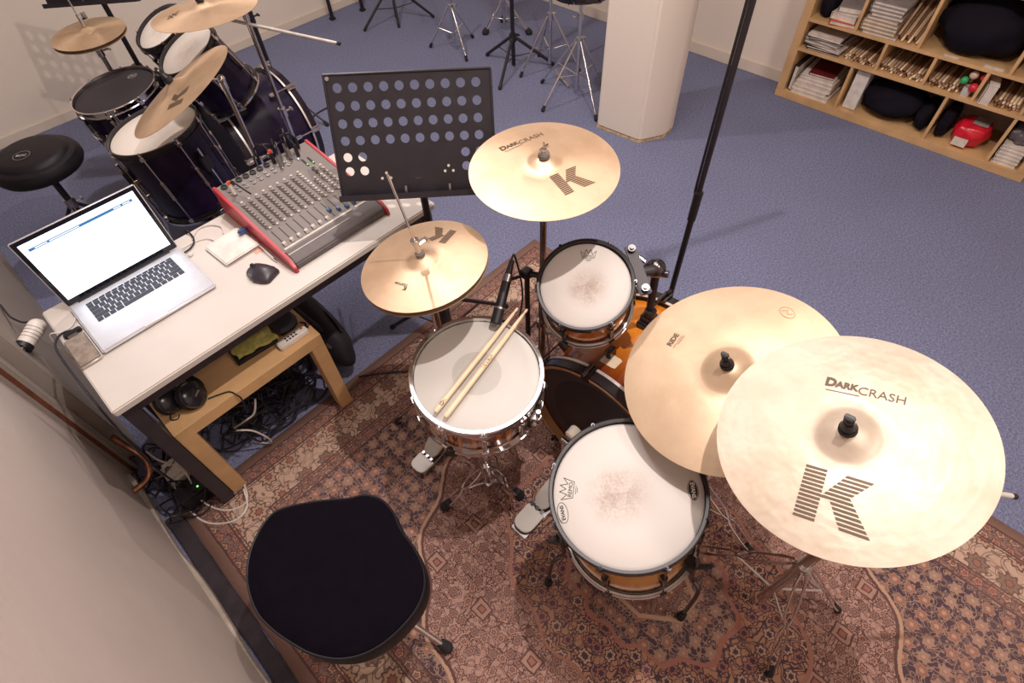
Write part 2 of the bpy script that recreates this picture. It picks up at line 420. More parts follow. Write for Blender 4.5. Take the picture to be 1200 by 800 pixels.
WOODSTICK = pm('hickory', lin(242, 216, 182), .5, 0, .08, 14)
def head_mat(name, col, worn=0., wc=(0, 0), wr=.08, dot=0., rim=None):
    m, t, p = base(name); c = coords(t); x, y, z = sep(t, c); n = noi(t, c, 6, 3)
    k = mixc(t, n.ss(.3, .8) * .25, col, tuple(q * .86 for q in col))
    if worn:
        dx = x - wc[0]; dy = y - wc[1]; r = (dx * dx + dy * dy).sqrt(); s = noi(t, c, 150, 4, .7); s2 = noi(t, c, 26, 3, .6)
        w = (r * -1. + wr).ss(-.01, wr * .8) * (s * .6 + s2 * .6).ss(.45, .78)
        k = mixc(t, w * worn, k, lin(150, 126, 114)); k = mixc(t, (r * -1. + wr * 1.3).ss(0, wr) * worn * .25, k, lin(190, 164, 146))
        setin(t, p, 'Normal', bump(t, (s * w), .5, .002))
    if dot: r = (x * x + y * y).sqrt(); k = mixc(t, r.lt(dot), k, tuple(q * .80 for q in col))
    setin(t, p, 'Base Color', k); setin(t, p, 'Roughness', .55); return m
def burst_mat(name, depth, mid=lin(232, 142, 44), edge=lin(60, 22, 14), axis=2, w=.22):
    m, t, p = base(name); c = coords(t); q = sep(t, c)[axis]; g = noi(t, com(t, *[a * s for a, s in zip(sep(t, c), (60., 60., 8.))]), 1., 3, .6)
    u = (q / -depth); e = u.mn(u * -1. + 1.) + (g - .5) * .10
    k = mixc(t, e.ss(.02, w + .16), edge, mid); setin(t, p, 'Base Color', mixc(t, g * .18, k, edge)); setin(t, p, 'Roughness', .12); setin(t, p, 'Coat Weight', .5); return m
def stripe_wood():
    m, t, p = base('striped_ebony'); c = coords(t); x, y, z = sep(t, c); a = y.at2(x)
    g = noi(t, com(t, a * 4.5, z * .6, 0.), 1.6, 3, .6); g2 = noi(t, com(t, a * 60., z * 2., 0.), 1., 2)
    k = mixc(t, g.ss(.40, .58), lin(92, 46, 30), lin(206, 122, 62)); setin(t, p, 'Base Color', mixc(t, g2 * .3, k, lin(70, 38, 28))); setin(t, p, 'Roughness', .16); setin(t, p, 'Coat Weight', .5); return m

def drum(name, label, c, n, R, depth, shell, headm, hoopm, nlug, rodm, hoop='flange', off=0., strainer=None, group=None, lugm=None, cat='drum', low=.0, M=None):
    t = thing(name, label, cat, M=M if M is not None else frame(c, n), group=group); lugm = lugm or rodm
    Rs = R - .001
    MB().lathe([(Rs, -.006), (Rs, -depth + .006), (Rs - .007, -depth + .006), (Rs - .007, -.006)], 72, close=True).build('shell', shell, t)
    MB().lathe([(.0005, 0), (R * .5, 0), (R - .007, 0), (R, -.004), (R + .003, -.012), (R + .0005, -.012), (R - .004, -.006), (.0005, -.003)], 72).build('drumhead', headm, t)
    MB().lathe([(.0005, -depth), (R - .002, -depth), (R + .003, -depth + .010), (R + .0005, -depth + .012), (.0005, -depth + .002)], 72).build('bottom_head', pm('clear_film', lin(200, 192, 184), .3), t)
    for nm, s, z0 in (('top_hoop', 1, 0.), ('bottom_hoop', -1, -depth)):
        if hoop == 'flange': pr = [(R + .002, .010), (R + .0085, .011), (R + .010, .008), (R + .006, .006), (R + .006, -.012), (R + .013, -.014), (R + .013, -.0165), (R + .003, -.0165), (R + .002, -.008)]
        elif hoop == 'die': pr = [(R + .0015, .012), (R + .011, .0125), (R + .0140, .008), (R + .0130, -.005), (R + .0145, -.019), (R + .003, -.019), (R + .0015, -.010)]
        elif s > 0: pr = [(R + .002, .009), (R + .009, .010), (R + .0115, .008), (R + .0115, -.014), (R + .003, -.016), (R + .002, -.006)]
        else: pr = [(R + .001, .006), (R + .005, .006), (R + .005, -.010), (R + .011, -.012), (R + .011, -.0135), (R + .001, -.0135)]
        mb = MB(); n_ = 120; Lp = len(pr); vs = []; fs = []
        for r, z in pr:
            for i in range(n_):
                a = 2 * PI * i / n_; zz = z
                if hoop == 'die' and z < -.012:
                    zz = z + .007 - .016 * (.5 + .5 * math.cos((a - off) * nlug)) ** 1.5
                vs.append((r * math.cos(a), r * math.sin(a), z0 + s * zz))
        for j in range(Lp):
            k = (j + 1) % Lp
            fs += [(j * n_ + i, j * n_ + (i + 1) % n_, k * n_ + (i + 1) % n_, k * n_ + i) for i in range(n_)]
        mb.add(vs, fs).build(nm, hoopm, t, sharp=30)
    l0 = r0 = None
    for i in range(nlug):
        a = off + 2 * PI * i / nlug; Mz = Matrix.Rotation(a, 4, 'Z')
        if l0 is None:
            mb = MB(); mid = -depth / 2; h = min(depth * .42, .075)
            mb.box((R + .006, 0, mid + h * .5), (.016, .016, .018)).box((R + .006, 0, mid - h * .5), (.016, .016, .018)).cyl((R + .011, 0, mid - h * .62), (R + .011, 0, mid + h * .62), .0062, n=10)
            l0 = mb.build('lug', lugm, t, bevel=.002)
            rr = R + .0105; r0 = []
            for s, z0 in ((1, 0.), (-1, -depth)):
                mb = MB(); mb.cyl((rr, 0, z0 + s * .004), (rr, 0, mid + s * h * .55), .0026, n=8).cyl((rr, 0, z0 + s * .010), (rr, 0, z0 - s * .004), .0055, n=8).cyl((rr, 0, z0 + s * .017), (rr, 0, z0 + s * .010), .0032, n=4)
                mb.box((rr, 0, z0 - s * .012), (.013, .020, .016)); q = mb.build('tension_rod', rodm, t, bevel=.0012); q.matrix_local = Mz; r0.append(q)
            l0.matrix_local = Mz
        else:
            copyobj(l0, t, Mz)
            for q in r0: copyobj(q, t, Mz)
    if strainer is not None:
        for k, a in enumerate(strainer):
            Mz = Matrix.Rotation(a, 4, 'Z'); mb = MB()
            mb.box((R + .014, 0, -depth * .5), (.022, .030, .075), Mz).box((R + .030, 0, -depth * .36), (.014, .020, .030), Mz)
            mb.cyl(Mz @ Vector((R + .030, 0, -depth * .3)), Mz @ Vector((R + .030, 0, -depth * .02)), .007, n=10)
            if k == 0: mb.cyl(Mz @ Vector((R + .034, -.02, -depth * .4)), Mz @ Vector((R + .05, .03, -depth * .2)), .005, n=8)
            mb.build('strainer', rodm, t, bevel=.002)
    return t
def crown(size):
    s = size
    out = [(-.5, .28), (-.36, -.22), (.36, -.22), (.5, .28), (.24, .06), (.15, .40), (0, .12), (-.15, .40), (-.24, .06)]
    return merge2d((polyline2d([(x * s, y * s) for x, y in out], s * .025, True), 0, 0), (text2d('REMO', s * .25, .0), 0, -s * .08), (polyline2d([(-.18 * s, -.32 * s), (.18 * s, -.32 * s)], s * .02), 0, 0), (polyline2d([(-.1 * s, -.39 * s), (.1 * s, -.39 * s)], s * .02), 0, 0))
def oval(a, b, n=28): return [(a * math.cos(2 * PI * i / n), b * math.sin(2 * PI * i / n)) for i in range(n)]
flat = lambda h: (lambda r: h)

def leg_pair(mb, a, b, w=.0125, r=.0038):
    """one double-braced leg from a to b: two thin rods that pinch together twice"""
    a = Vector(a); b = Vector(b); d = (b - a).normalized(); s = d.cross(Vector((0, 0, 1))).normalized()
    for k in (-1, 1):
        pts = []
        for u, q in ((0, .5), (.12, 1.), (.40, 1.), (.5, .3), (.6, 1.), (.88, 1.), (1, .3)): pts.append(a.lerp(b, u) + s * w * q * k)
        mb.tube(pts, r, 6, 3)
def tripod(t, base_, feet, hub, strut, mat, footm=RUBBER, pair=True, rfoot=.012, rleg=.006):
    """legs, braces and rubber feet as parts of stand t (thing located at base_)"""
    o = Vector(base_)
    for f in feet:
        f = Vector(f); h = Vector((o.x, o.y, hub)); d = (f - h); d.z = 0; d.normalize(); st = h + d * .02
        mb = MB(o)
        if pair: leg_pair(mb, st, f + Vector((0, 0, .016)))
        else: mb.cyl(st, f + Vector((0, 0, .016)), rleg, n=10)
        m_ = (st + f) / 2; mb.cyl(Vector((o.x, o.y, strut)), m_, .0035, n=6)
        l = mb.build('leg', mat, t)
        e = (f - st).normalized()
        MB(o).cyl(f - e * .028 + Vector((0, 0, .013)), f + Vector((0, 0, .0125)), rfoot * .8, rfoot, n=10).ball(f + Vector((0, 0, .0125)), rfoot, 8).build('rubber_foot', footm, l)
def tube_part(t, name, o, p, q, r, mat, n=14): return MB(o).cyl(p, q, r, n=n).build(name, mat, t)
def collar(t, o, p, r=.02, h=.035, mat=None, wing=(1, 0, 0)):
    p = Vector(p); w = Vector(wing).normalized(); mb = MB(o); mb.cyl(p - Vector((0, 0, h / 2)), p + Vector((0, 0, h / 2)), r, n=14)
    mb.cyl(p + w * r * .6, p + w * (r + .022), .005, n=8).box(p + w * (r + .026), (.010, .026, .012)); return mb.build('collar', mat or CHROME, t, bevel=.0015)
# ------------------------------------------------------------------ the sunburst kit
HEADW = lin(206, 200, 194)
snare = drum('snare_drum', 'chrome-hooped snare drum of striped dark wood with two drumsticks lying on it', (.547, .718, .664), (-.047, -.087, .995), .178, .145, stripe_wood(), head_mat('snare_head', lin(204, 201, 195), .12, (0, 0), .10, .070), CHROME, 10, CHROME, 'die', .25, strainer=(1.72, -1.42))
tomd = drum('tom_drum', 'small sunburst rack tom with a worn white head and black hoop', (.899, .623, .814), (-.351, -.15, .924), .127, .175, burst_mat('burst_tom', .175, lin(226, 130, 48), w=.22), head_mat('tom_head', HEADW, .8, (-.005, -.012), .062), HOOPB, 6, DCHROME, 'wood', .15)
decal('crown_print', crown(.045), (.076, .047), math.radians(-57.6 + 4), flat(.0008), INKB, tomd)
# silver beads on the bottom hoops, as seen
def bead(t, R, z):
    for dz, dr in ((0, .0035), (.0135, .0)): MB().lathe([(R + .009 + dr - .004, z + dz - .003), (R + .010 + dr, z + dz - .003), (R + .0112 + dr, z + dz - .001), (R + .010 + dr, z + dz + .0015), (R + .009 + dr - .004, z + dz + .0015)], 72, close=True).build('hoop_bead', pm('silver_bead', (.80, .76, .73), .38, .8), t)
bead(tomd, .127, -.175 - .0045 + .0145)
Ft = drum('floor_tom', 'large sunburst floor tom with a worn white head, nearest the chrome cymbal stand', (.546, .198, .669), (-.172, .065, .983), .1785, .345, burst_mat('burst_floor', .345, lin(255, 180, 70), w=.22), head_mat('floor_head', HEADW, .75, (-.02, .015), .085), HOOPB, 8, DCHROME, 'wood', .33)
bead(Ft, .1785, -.345 - .0045 + .0145)
decal('crown_print', crown(.055), (-.085, .112), math.radians(33), flat(.0008), INKB, Ft)
ev = merge2d((polyline2d(oval(.025, .0125), .0012, True), 0, 0), (text2d('EVANS', .012, .0003), 0, 0))
decal('oval_print', ev, (-.138, .086), math.radians(52), flat(.0008), INKB, Ft)
decal('oval_print', (oval(.025, .0125), [tuple(range(28))]), (.100, -.116), math.radians(-138), flat(.0008), INKB, Ft)
decal('oval_lettering', merge2d((text2d('EVANS', .0125, .0004), 0, 0), (polyline2d(oval(.023, .0108), .0008, True), 0, 0)), (.100, -.116), math.radians(-138), flat(.0013), WHITE, Ft)
# floor tom legs: bracket, rod, rubber foot
Mi = Ft.matrix_world.inverted()
for a in (150, 270, 30):
    n_ = Ft.matrix_world; th = math.radians(a); d = Vector((math.cos(th), math.sin(th), 0))
    p_br = n_ @ (d * .192 + Vector((0, 0, -.20))); top = n_ @ (d * .205 + Vector((0, 0, -.12))); kn = n_ @ (d * .205 + Vector((0, 0, -.34)))
    out = kn + (n_.to_3x3() @ d) * .035; out.z = max(out.z - .06, .2); ft = Vector((out.x, out.y, ZR + .012)) + (n_.to_3x3() @ d) * .01
    ft.z = ZR + .012
    mb = MB(); mb.tube([Mi @ q for q in (top, kn, out, ft)], .006, 10, 4); l = mb.build('leg', DCHROME, Ft)
    MB().cyl(Mi @ (ft + Vector((0, 0, .035))), Mi @ (ft + Vector((0, 0, -.010))), .011, .014, n=12).build('rubber_foot', RUBBER, l)
    mb = MB(); mb.box(d * .192 + Vector((0, 0, -.205)), (.03, .03, .065), None); mb.cyl(d * .205 + Vector((-.02, .02, -.2)), d * .205 + Vector((.03, -.03, -.2)), .007, n=8); mb.build('leg_bracket', BLACKM, Ft, bevel=.003)

# bass drum, axis along +x, batter side towards the throne
KC = Vector((.795, .462, .292)); KR = .268; KD = .44
kM = Matrix(((0, 0, -1, KC.x), (1, 0, 0, KC.y), (0, 1, 0, KC.z), (0, 0, 0, 1)))    # local z points to -x (towards the drummer)
kM = Matrix.Translation(KC) @ Matrix.Rotation(math.radians(-90), 4, 'Y') @ Matrix.Rotation(math.radians(0), 4, 'Z')
kick = thing('bass_drum', 'sunburst bass drum lying on the rug, black batter head towards the stool', 'drum', M=kM)
def kick_parts(t, R, D, shellm, hoopc, beadm, inner, headm, nl=8, off=.2, clawm=DCHROME):
    MB().lathe([(R, -.03), (R, -D + .03), (R - .008, -D + .03), (R - .008, -.03)], 96, close=True).build('shell', shellm, t)
    MB().lathe([(.0005, -.032), (R * .45, -.032), (R - .012, -.032), (R + .001, -.036), (R + .004, -.046), (.0005, -.046)], 96).build('drumhead', headm, t)
    MB().lathe([(.0005, -D + .03), (R + .003, -D + .03), (R + .003, -D + .045), (.0005, -D + .045)], 96).build('front_head', pm('front_head_black', (.02, .016, .02), .3), t)
    for nm, z0, s in (('batter_hoop', 0., 1), ('front_hoop', -D, -1)):
        h = MB().lathe([(R + .002, z0 - s * .0), (R + .012, z0), (R + .017, z0 - s * .003), (R + .017, z0 - s * .040), (R + .002, z0 - s * .042)], 96, close=True).build(nm, hoopc, t, sharp=30)
        MB().lathe([(R + .0175, z0 - s * .034), (R + .0195, z0 - s * .034), (R + .0195, z0 - s * .044), (R + .0175, z0 - s * .044)], 96, close=True).build('hoop_rim', beadm, h)
        MB().lathe([(R + .0015, z0 + s * .0004), (R + .0115, z0 + s * .0008), (R + .0115, z0 - s * .001), (R + .0005, z0 - s * .04), (R - .0005, z0 - s * .04)], 96, close=True).build('hoop_lining', inner, h)
    pr = None
    for i in range(nl):
        Mz = Matrix.Rotation(off + 2 * PI * i / nl, 4, 'Z')
        if pr is None:
            pr = []
            for z0, s in ((0, 1), (-D, -1)):
                mb = MB(); mb.box((R + .021, 0, z0 - s * .020), (.008, .030, .050)).box((R + .012, 0, z0 + s * .003), (.026, .028, .006)).cyl((R + .03, 0, z0 - s * .002), (R + .03, 0, z0 - s * .12), .0035, n=8).cyl((R + .03, 0, z0 + s * .012), (R + .03, 0, z0 - s * .01), .006, n=8).box((R + .026, 0, z0 - s * .004), (.012, .012, .012))
                pr.append(mb.build('claw', clawm, t, bevel=.0015))
                pr.append(MB().box((R + .014, 0, z0 - s * .125), (.034, .020, .034)).build('lug', clawm, t, bevel=.003))
            for q in pr: q.matrix_local = Mz
        else:
            for q in pr: copyobj(q, t, Mz)
def dark_head():
    m, t, p = base('black_drumhead'); c = coords(t); x, y, z = sep(t, c); r = (x * x + y * y).sqrt(); n = noi(t, c, 7, 4)
    k = mixc(t, r.lt(.19), lin(66, 58, 64), lin(44, 38, 46)); k = mixc(t, r.band(.19, .003), k, lin(20, 14, 20)); setin(t, p, 'Base Color', mixc(t, n.ss(.5, .8) * .3, k, lin(70, 60, 62))); setin(t, p, 'Roughness', .38); return m
kick_parts(kick, KR, KD, burst_mat('burst_kick', KD * 1.25, lin(240, 146, 40), lin(98, 24, 18), w=.33), HOOPB, pm('hoop_alloy', (.74, .69, .67), .35, .6), pm('bare_maple', lin(196, 150, 106), .5), dark_head())
Ki = kM.inverted()
def kadd(nm, mat, fn, bevel=0):
    mb = MB(); fn(mb); mb.v = [Ki @ v for v in mb.v]; return mb.build(nm, mat, kick, bevel=bevel)
for s in (-1, 1):   # spurs at the front
    def sp(mb, s=s):
        a = Vector((KC.x + .36, KC.y + s * .235, .20)); b = Vector((KC.x + .50, KC.y + s * .36, ZR + .016)); mb.cyl(a, b, .007, n=10).box(a, (.05, .03, .04))
    q = kadd('spur', DCHROME, sp, .0)
    kadd('spur_foot', RUBBER, lambda mb, s=s: mb.ball((KC.x + .50, KC.y + s * .36, ZR + .013), .0125, 8))
def badge(mb):   # small cream plate bent on top of the shell
    vs = []; fs = []
    for j in range(7):
        a = math.radians(75 + j * 2.1)
        for i, x in enumerate((.085, .130)):
            vs.append((KC.x + x + (.004 if j in (0, 6) else 0) * (1 if i == 0 else -1), KC.y + (KR + .0012) * math.cos(a), KC.z + (KR + .0012) * math.sin(a)))
    for j in range(6): fs.append((2 * j, 2 * j + 1, 2 * j + 3, 2 * j + 2))
    mb.add(vs, fs)
kadd('badge', pm('cream_badge', lin(222, 204, 176), .5), badge)
# tom holder: base plate on the kick shell, post, joint
def hol(mb): mb.box((1.10, .505, .562), (.07, .05, .028)).box((1.10, .505, .585), (.045, .045, .03))
kadd('holder_base', BLACKM, hol, .006)
kadd('holder_post', BLACKM, lambda mb: mb.cyl((1.10, .505, .57), (1.115, .525, .76), .0125, n=16).cyl((1.10, .505, .57), (1.10, .505, .62), .019, n=16))
kadd('holder_joint', DCHROME, lambda mb: mb.ball((1.118, .530, .775), .030, 12).cyl((1.118, .530, .775), (1.085, .540, .79), .017, n=14).cyl((1.118, .515, .765), (1.126, .49, .77), .011, n=10).cyl((1.105, .56, .79), (1.105, .60, .80), .006, n=8).box((1.105, .605, .80), (.012, .03, .014)), .0)
# tom bracket: plate hung on the tom hoop
Ti = tomd.matrix_world.inverted(); mb = MB()
pl = Ti @ Vector((1.035, .545, .79)); a_ = math.atan2(pl.y, pl.x); Mr = Matrix.Rotation(a_, 4, 'Z')
mb.box((.151, 0, -.004), (.034, .155, .010), Mr).box((.157, 0, -.035), (.008, .12, .055), Mr).cyl(Mr @ Vector((.16, 0, -.03)), Mr @ Vector((.20, 0, -.04)), .015, n=12)
mb.build('mount_bracket', pm('gunmetal', (.045, .04, .043), .5, .4), tomd, bevel=.003)
for s in (-1, 1): MB().cyl(Mr @ Vector((.153, s * .062, -.01)), Mr @ Vector((.153, s * .062, .012)), .011, n=14).cyl(Mr @ Vector((.153, s * .062, .011)), Mr @ Vector((.153, s * .062, .018)), .006, n=10).build('mount_grommet', DCHROME, tomd)

# bass pedal
ped = thing('bass_drum_pedal', 'brushed steel pedal clamped to the bass drum hoop', 'pedal', (.60, .485, ZR))
o = (.60, .485, ZR)
def board(mb, p, q, w0, w1, th):
    p = Vector(p); q = Vector(q); d = (q - p).normalized(); s = Vector((-d.y, d.x, 0)).normalized(); n = d.cross(s) * -1
    out = []
    prof = ((0, .30), (.03, .52), (.08, .72), (.16, .88), (.28, .98), (.42, 1.0), (.9, 1.0), (1, .94))
    for u, k in prof:
        w = (w0 + (w1 - w0) * u) / 2 * k; c = p.lerp(q, u); out.append((c + s * w, c - s * w))
    vs = []; fs = []
    for a, b in out: vs += [a, b, a - Vector((0, 0, th)), b - Vector((0, 0, th))]
    for i in range(len(out) - 1):
        k = 4 * i; fs += [(k, k + 1, k + 5, k + 4), (k + 2, k + 6, k + 7, k + 3), (k, k + 4, k + 6, k + 2), (k + 1, k + 3, k + 7, k + 5)]
    fs += [(0, 2, 3, 1), (len(vs) - 4, len(vs) - 3, len(vs) - 1, len(vs) - 2)]; mb.add(vs, fs)
BRUSH = pm('brushed_steel', (.44, .41, .38), .5, .5, .1, 12)
mb = MB(o); board(mb, (.452, .488, ZR + .030), (.545, .489, ZR + .032), .074, .074, .018); mb.build('heel_plate', BRUSH, ped, bevel=.002)
mb = MB(o); board(mb, (.552, .489, ZR + .036), (.745, .487, ZR + .105), .074, .060, .007); mb.build('footboard', BRUSH, ped, bevel=.0015)
mb = MB(o)
for s in (-1, 0, 1): mb.box((.5485, .489 + s * .022, ZR + .033), (.014, .011, .008))
mb.build('hinge', DCHROME, ped)
mb = MB(o); mb.bb((.445, .455, ZR), (.76, .52, ZR + .006)); mb.build('base_plate', STEEL, ped, bevel=.002)
for s in (-1, 1): mb = MB(o); mb.cyl((.745, .487 + s * .052, ZR + .004), (.745, .487 + s * .052, ZR + .20), .010, n=12); mb.build('post', CHROME, ped)
mb = MB(o); mb.cyl((.745, .425, ZR + .195), (.745, .55, ZR + .195), .009, n=12).cyl((.745, .487, ZR + .19), (.705, .487, ZR + .345), .0045, n=10); mb.build('axle', CHROME, ped)
mb = MB(o); mb.cyl((.70, .487, ZR + .345), (.74, .487, ZR + .352), .022, n=16); mb.build('beater', pm('felt', lin(190, 180, 165), .95), ped, bevel=.004)
mb = MB(o); mb.cyl((.70, .487, ZR + .09), (.735, .487, ZR + .195), .005, n=6); mb.build('chain', CHROME, ped)
mb = MB(o); mb.bb((.752, .455, ZR + .002), (.80, .52, ZR + .018)); mb.build('hoop_clamp', DCHROME, ped, bevel=.003)

# snare stand
o = Vector((.49, .67, ZR)); ss = thing('snare_stand', 'chrome tripod stand with rubber feet holding the snare drum', 'stand', o)
tripod(ss, o, [(.335, .742, ZR), (.548, .575, ZR), (.62, .80, ZR)], .20, .085, CHROME, rfoot=.019)
tube_part(ss, 'tube', o, (o.x, o.y, .06), (o.x, o.y, .40), .0125, CHROME); tube_part(ss, 'upper_tube', o, (o.x, o.y, .38), (o.x, o.y, .475), .009, CHROME)
collar(ss, o, (o.x, o.y, .22), .020, .04, CHROME, (-.4, -1, 0)); collar(ss, o, (o.x, o.y, .075), .017, .028, CHROME, (1, -.4, 0))
SI = snare.matrix_world
for a in (200, 320, 80):
    th = math.radians(a); e = SI @ Vector((.172 * math.cos(th), .172 * math.sin(th), -.160)); u = SI @ Vector((.196 * math.cos(th), .196 * math.sin(th), -.150)); u2 = SI @ Vector((.197 * math.cos(th), .197 * math.sin(th), -.120))
    MB(o).tube([(o.x, o.y, .46), e, u, u2], .0055, 8, 3).build('basket_arm', CHROME, ss)
    MB(o).cyl(u, u2, .011, n=10).build('basket_grip', RUBBER, ss)

# drumsticks on the snare
def stick(name, label, p, q, group=None, mat=WOODSTICK, L=None):
    p = Vector(p); q = Vector(q); L = (q - p).length
    pr = [(.0005, 0), (.0050, .001), (.0070, .006), (.0072, .02), (.0072, L * .70), (.0046, L * .93), (.0028, L * .955), (.0034, L * .965), (.0044, L * .978), (.0034, L * .993), (.0005, L)]
    o_ = MB().lathe(pr, 14).build(name, mat); d = (q - p).normalized(); M_ = d.to_track_quat('Z', 'Y').to_matrix().to_4x4(); M_.translation = p; o_.matrix_world = M_
    return tag(o_, label, 'drumstick', group)
s1 = stick('drumstick', 'drumstick nearer the hi-hat, with a dark round mark at its butt end', SI @ Vector((-.168, -.012, .020)), SI @ Vector((.236, .060, .0185)))
s2 = stick('drumstick', 'drumstick nearer the floor tom, with black lettering along the middle', SI @ Vector((-.160, -.042, .020)), SI @ Vector((.252, .036, .0185)))
def on_stick(o_, vf, zc, side, mat, nm):
    vs, fs = vf; v3 = [(.00745 * math.sin(y / .00745 + side), -.00745 * math.cos(y / .00745 + side), zc + x) for x, y in vs]
    me = bpy.data.meshes.new(nm); me.from_pydata(v3, [], fs); me.materials.append(mat); d = bpy.data.objects.new(nm, me); COL.objects.link(d); d.parent = o_
def up_side(o_):
    z = o_.matrix_world.to_3x3().inverted() @ Vector((-.2, -.3, 1)); return math.atan2(z.x, -z.y)
on_stick(s2, text2d('VIC FIRTH', .0115, .0002), .20, up_side(s2), INKB, 'lettering')
on_stick(s1, merge2d((polyline2d(oval(.006, .0045, 14), .002, True), 0, 0), (text2d('V', .009, .0006), 0, 0), (polyline2d([(.009, .0), (.013, .002)], .0015), 0, 0)), .03, up_side(s1), INKB, 'maker_mark')

# cymbals of the sunburst kit
def K_and_words(o_, zf, kpos, kang, kh, tpos=None, words=None, mat=INK, ts=.03):
    decal('striped_letter_mark', klogo(kh), kpos, kang, zf, mat, o_, sub=1)
    if words: decal('lettering', words, tpos, kang, zf, mat, o_, sub=1)
dark_crash = merge2d((text2d('D', .026, .0014), -.050, .002), (text2d('ARK', .019, .0010), -.0225, .0), (text2d('CRASH', .025, .0), .036, -.004), (polyline2d([(-.055, -.016), (.000, -.016)], .0016), 0, 0))
hat_c = (.604, .954, .899); hat_n = (-.08, .117, .99)
hb, _ = cymbal('hi_hat_cymbal', 'lower bronze hi-hat cymbal, rim just showing under the upper one', Vector(hat_c) - Vector(hat_n) * .018, hat_n, .177, BRONZE, flip=True)
ht, zf = cymbal('hi_hat_cymbal', 'upper bronze hi-hat cymbal with chrome rod through it, between snare and desk', hat_c, hat_n, .178, BRONZE)
K_and_words(ht, zf, (.100, .036), math.radians(107), .062, (-.096, -.026), merge2d((text2d('K', .016, .0008), -.012, .004), (text2d('CUSTOM', .010, .0003), .006, -.006)))
c1, zf = cymbal('crash_cymbal', 'bronze crash cymbal with dark striped letter K, beside the music stand', (.968, .842, 1.059), (-.048, -.029, .998), .203, BRONZE)
K_and_words(c1, zf, (-.004, -.094), math.radians(-16), .078, (.030, .118), dark_crash)
rd, zf = cymbal('ride_cymbal', 'large satin bronze ride cymbal half under the pale hammered one', (.877, .168, .841), (-.306, .217, .927), .254, BRONZER)
decal('lettering', merge2d((text2d('RIDE', .019, .0007), 0, .006), (polyline2d([(-.020, -.008), (.02, -.008)], .0010), 0, 0), (polyline2d([(-.006, -.013), (.022, -.013)], .0010), 0, 0)), (.008, .158), math.radians(2), zf, INK, rd, 1)
decal('pale_lettering', merge2d((polyline2d(oval(.020, .013, 20), .0016, True), 0, 0), (polyline2d([(-.012, -.004), (-.004, .005), (.004, -.004), (.012, .005)], .0016), 0, 0)), (.206, -.024), math.radians(-105), zf, INKL, rd, 1)
bg, zf = cymbal('crash_cymbal', 'large pale hammered cymbal with big striped letter K, nearest the right edge', (.764, -.092, 1.005), (-.27, .226, .936), .2286, BRONZEH)
K_and_words(bg, zf, (-.118, -.036), math.radians(-74), .100, (.098, .026), dark_crash)

# topper: felt, sleeve and wing nut of a cymbal stand, at the cymbal bell
def topper(t, o, cym, R, kind='black'):
    M_ = cym.matrix_world; h = R * .17; mb = MB(o); pt = lambda z: M_ @ Vector((0, 0, z))
    mb.cyl(pt(h), pt(h + .016), .0165, .0155, n=20)
    mb.build('felt', pm('dark_felt', (.02, .017, .02), .95) if kind == 'black' else pm('grey_felt', lin(120, 112, 108), .95), t, bevel=.003)
    mb = MB(o)
    if kind == 'black':
        mb.cyl(pt(h + .016), pt(h + .034), .0145, .009, n=20); w = M_.to_3x3() @ Vector((1, 0, 0)); mb.cyl(pt(h + .030), pt(h + .046), .0075, n=12)
        mb.box((0, 0, h + .046), (.010, .018, .024), M_); mb.build('wing_nut', BLACK, t, bevel=.003)
        MB(o).cyl(M_ @ Vector((0, -.0095, h + .048)), M_ @ Vector((0, -.0105, h + .048)), .003, n=10).build('nut_screw', CHROME, t)
    else:
        mb.cyl(pt(h + .016), pt(h + .027), .007, n=10).box((0, 0, h + .028), (.034, .005, .010), M_).cyl(pt(h + .016), pt(h + .045), .0032, n=8); mb.build('wing_nut', CHROME, t, bevel=.001)
def cym_stand(label, xy, feet, cym, R, kind='black', hub=.28, mat=CHROME, pair=True, boom=None, z0=ZR):
    o = Vector((xy[0], xy[1], z0)); t = thing('cymbal_stand', label, 'stand', o); M_ = cym.matrix_world
    tripod(t, o, feet, hub, hub * .42, mat, pair=pair)
    up = M_ @ Vector((0, 0, -.012)); til = M_ @ Vector((0, 0, -.05)); zt = til.z - .03
    tube_part(t, 'lower_tube', o, (o.x, o.y, z0 + .05), (o.x, o.y, min(.55, zt)), .0142, mat)
    tube_part(t, 'upper_tube', o, (o.x, o.y, min(.50, zt - .05)), (o.x, o.y, zt), .0105, mat)
    collar(t, o, (o.x, o.y, min(.55, zt)), .0185, .045, mat); collar(t, o, (o.x, o.y, hub), .021, .04, mat, (-.5, -1, 0))
    mb = MB(o); mb.cyl((o.x, o.y, zt - .02), (o.x, o.y, zt + .02), .014, n=14)
    if boom:
        b0, b1 = Vector(boom[0]), Vector(boom[1]); mb.build('tilter', mat, t); tube_part(t, 'boom_arm', o, b0, b1, .0062, pm('satin_steel', (.66, .61, .56), .4, .35)); tube_part(t, 'boom_end', o, b1, b1 + (b1 - b0).normalized() * .012, .0066, RUBBER)
        MB(o).ball((o.x, o.y, zt + .02), .021, 10).build('boom_clamp', mat, t)
    else: mb.ball((o.x, o.y, zt + .02), .016, 8); mb.build('tilter', mat, t)
    tube_part(t, 'tilter_rod', o, til if boom else Vector((o.x, o.y, zt + .02)), M_ @ Vector((0, 0, R * .17 + .01)), .0042, mat)
    topper(t, o, cym, R, kind); return t
def feet3(x, y, r, a0, z=ZR): return [(x + r * math.cos(a0 + k * 2 * PI / 3), y + r * math.sin(a0 + k * 2 * PI / 3), z) for k in range(3)]
cym_stand('chrome cymbal stand under the pale hammered cymbal, legs on the rug medallion', (.805, -.225), [(.645, -.35, ZR), (.95, -.42, ZR), (.80, .02, ZR)], bg, .2286, boom=((.70, -.04, .93), (1.058, -.432, .765)), hub=.40)
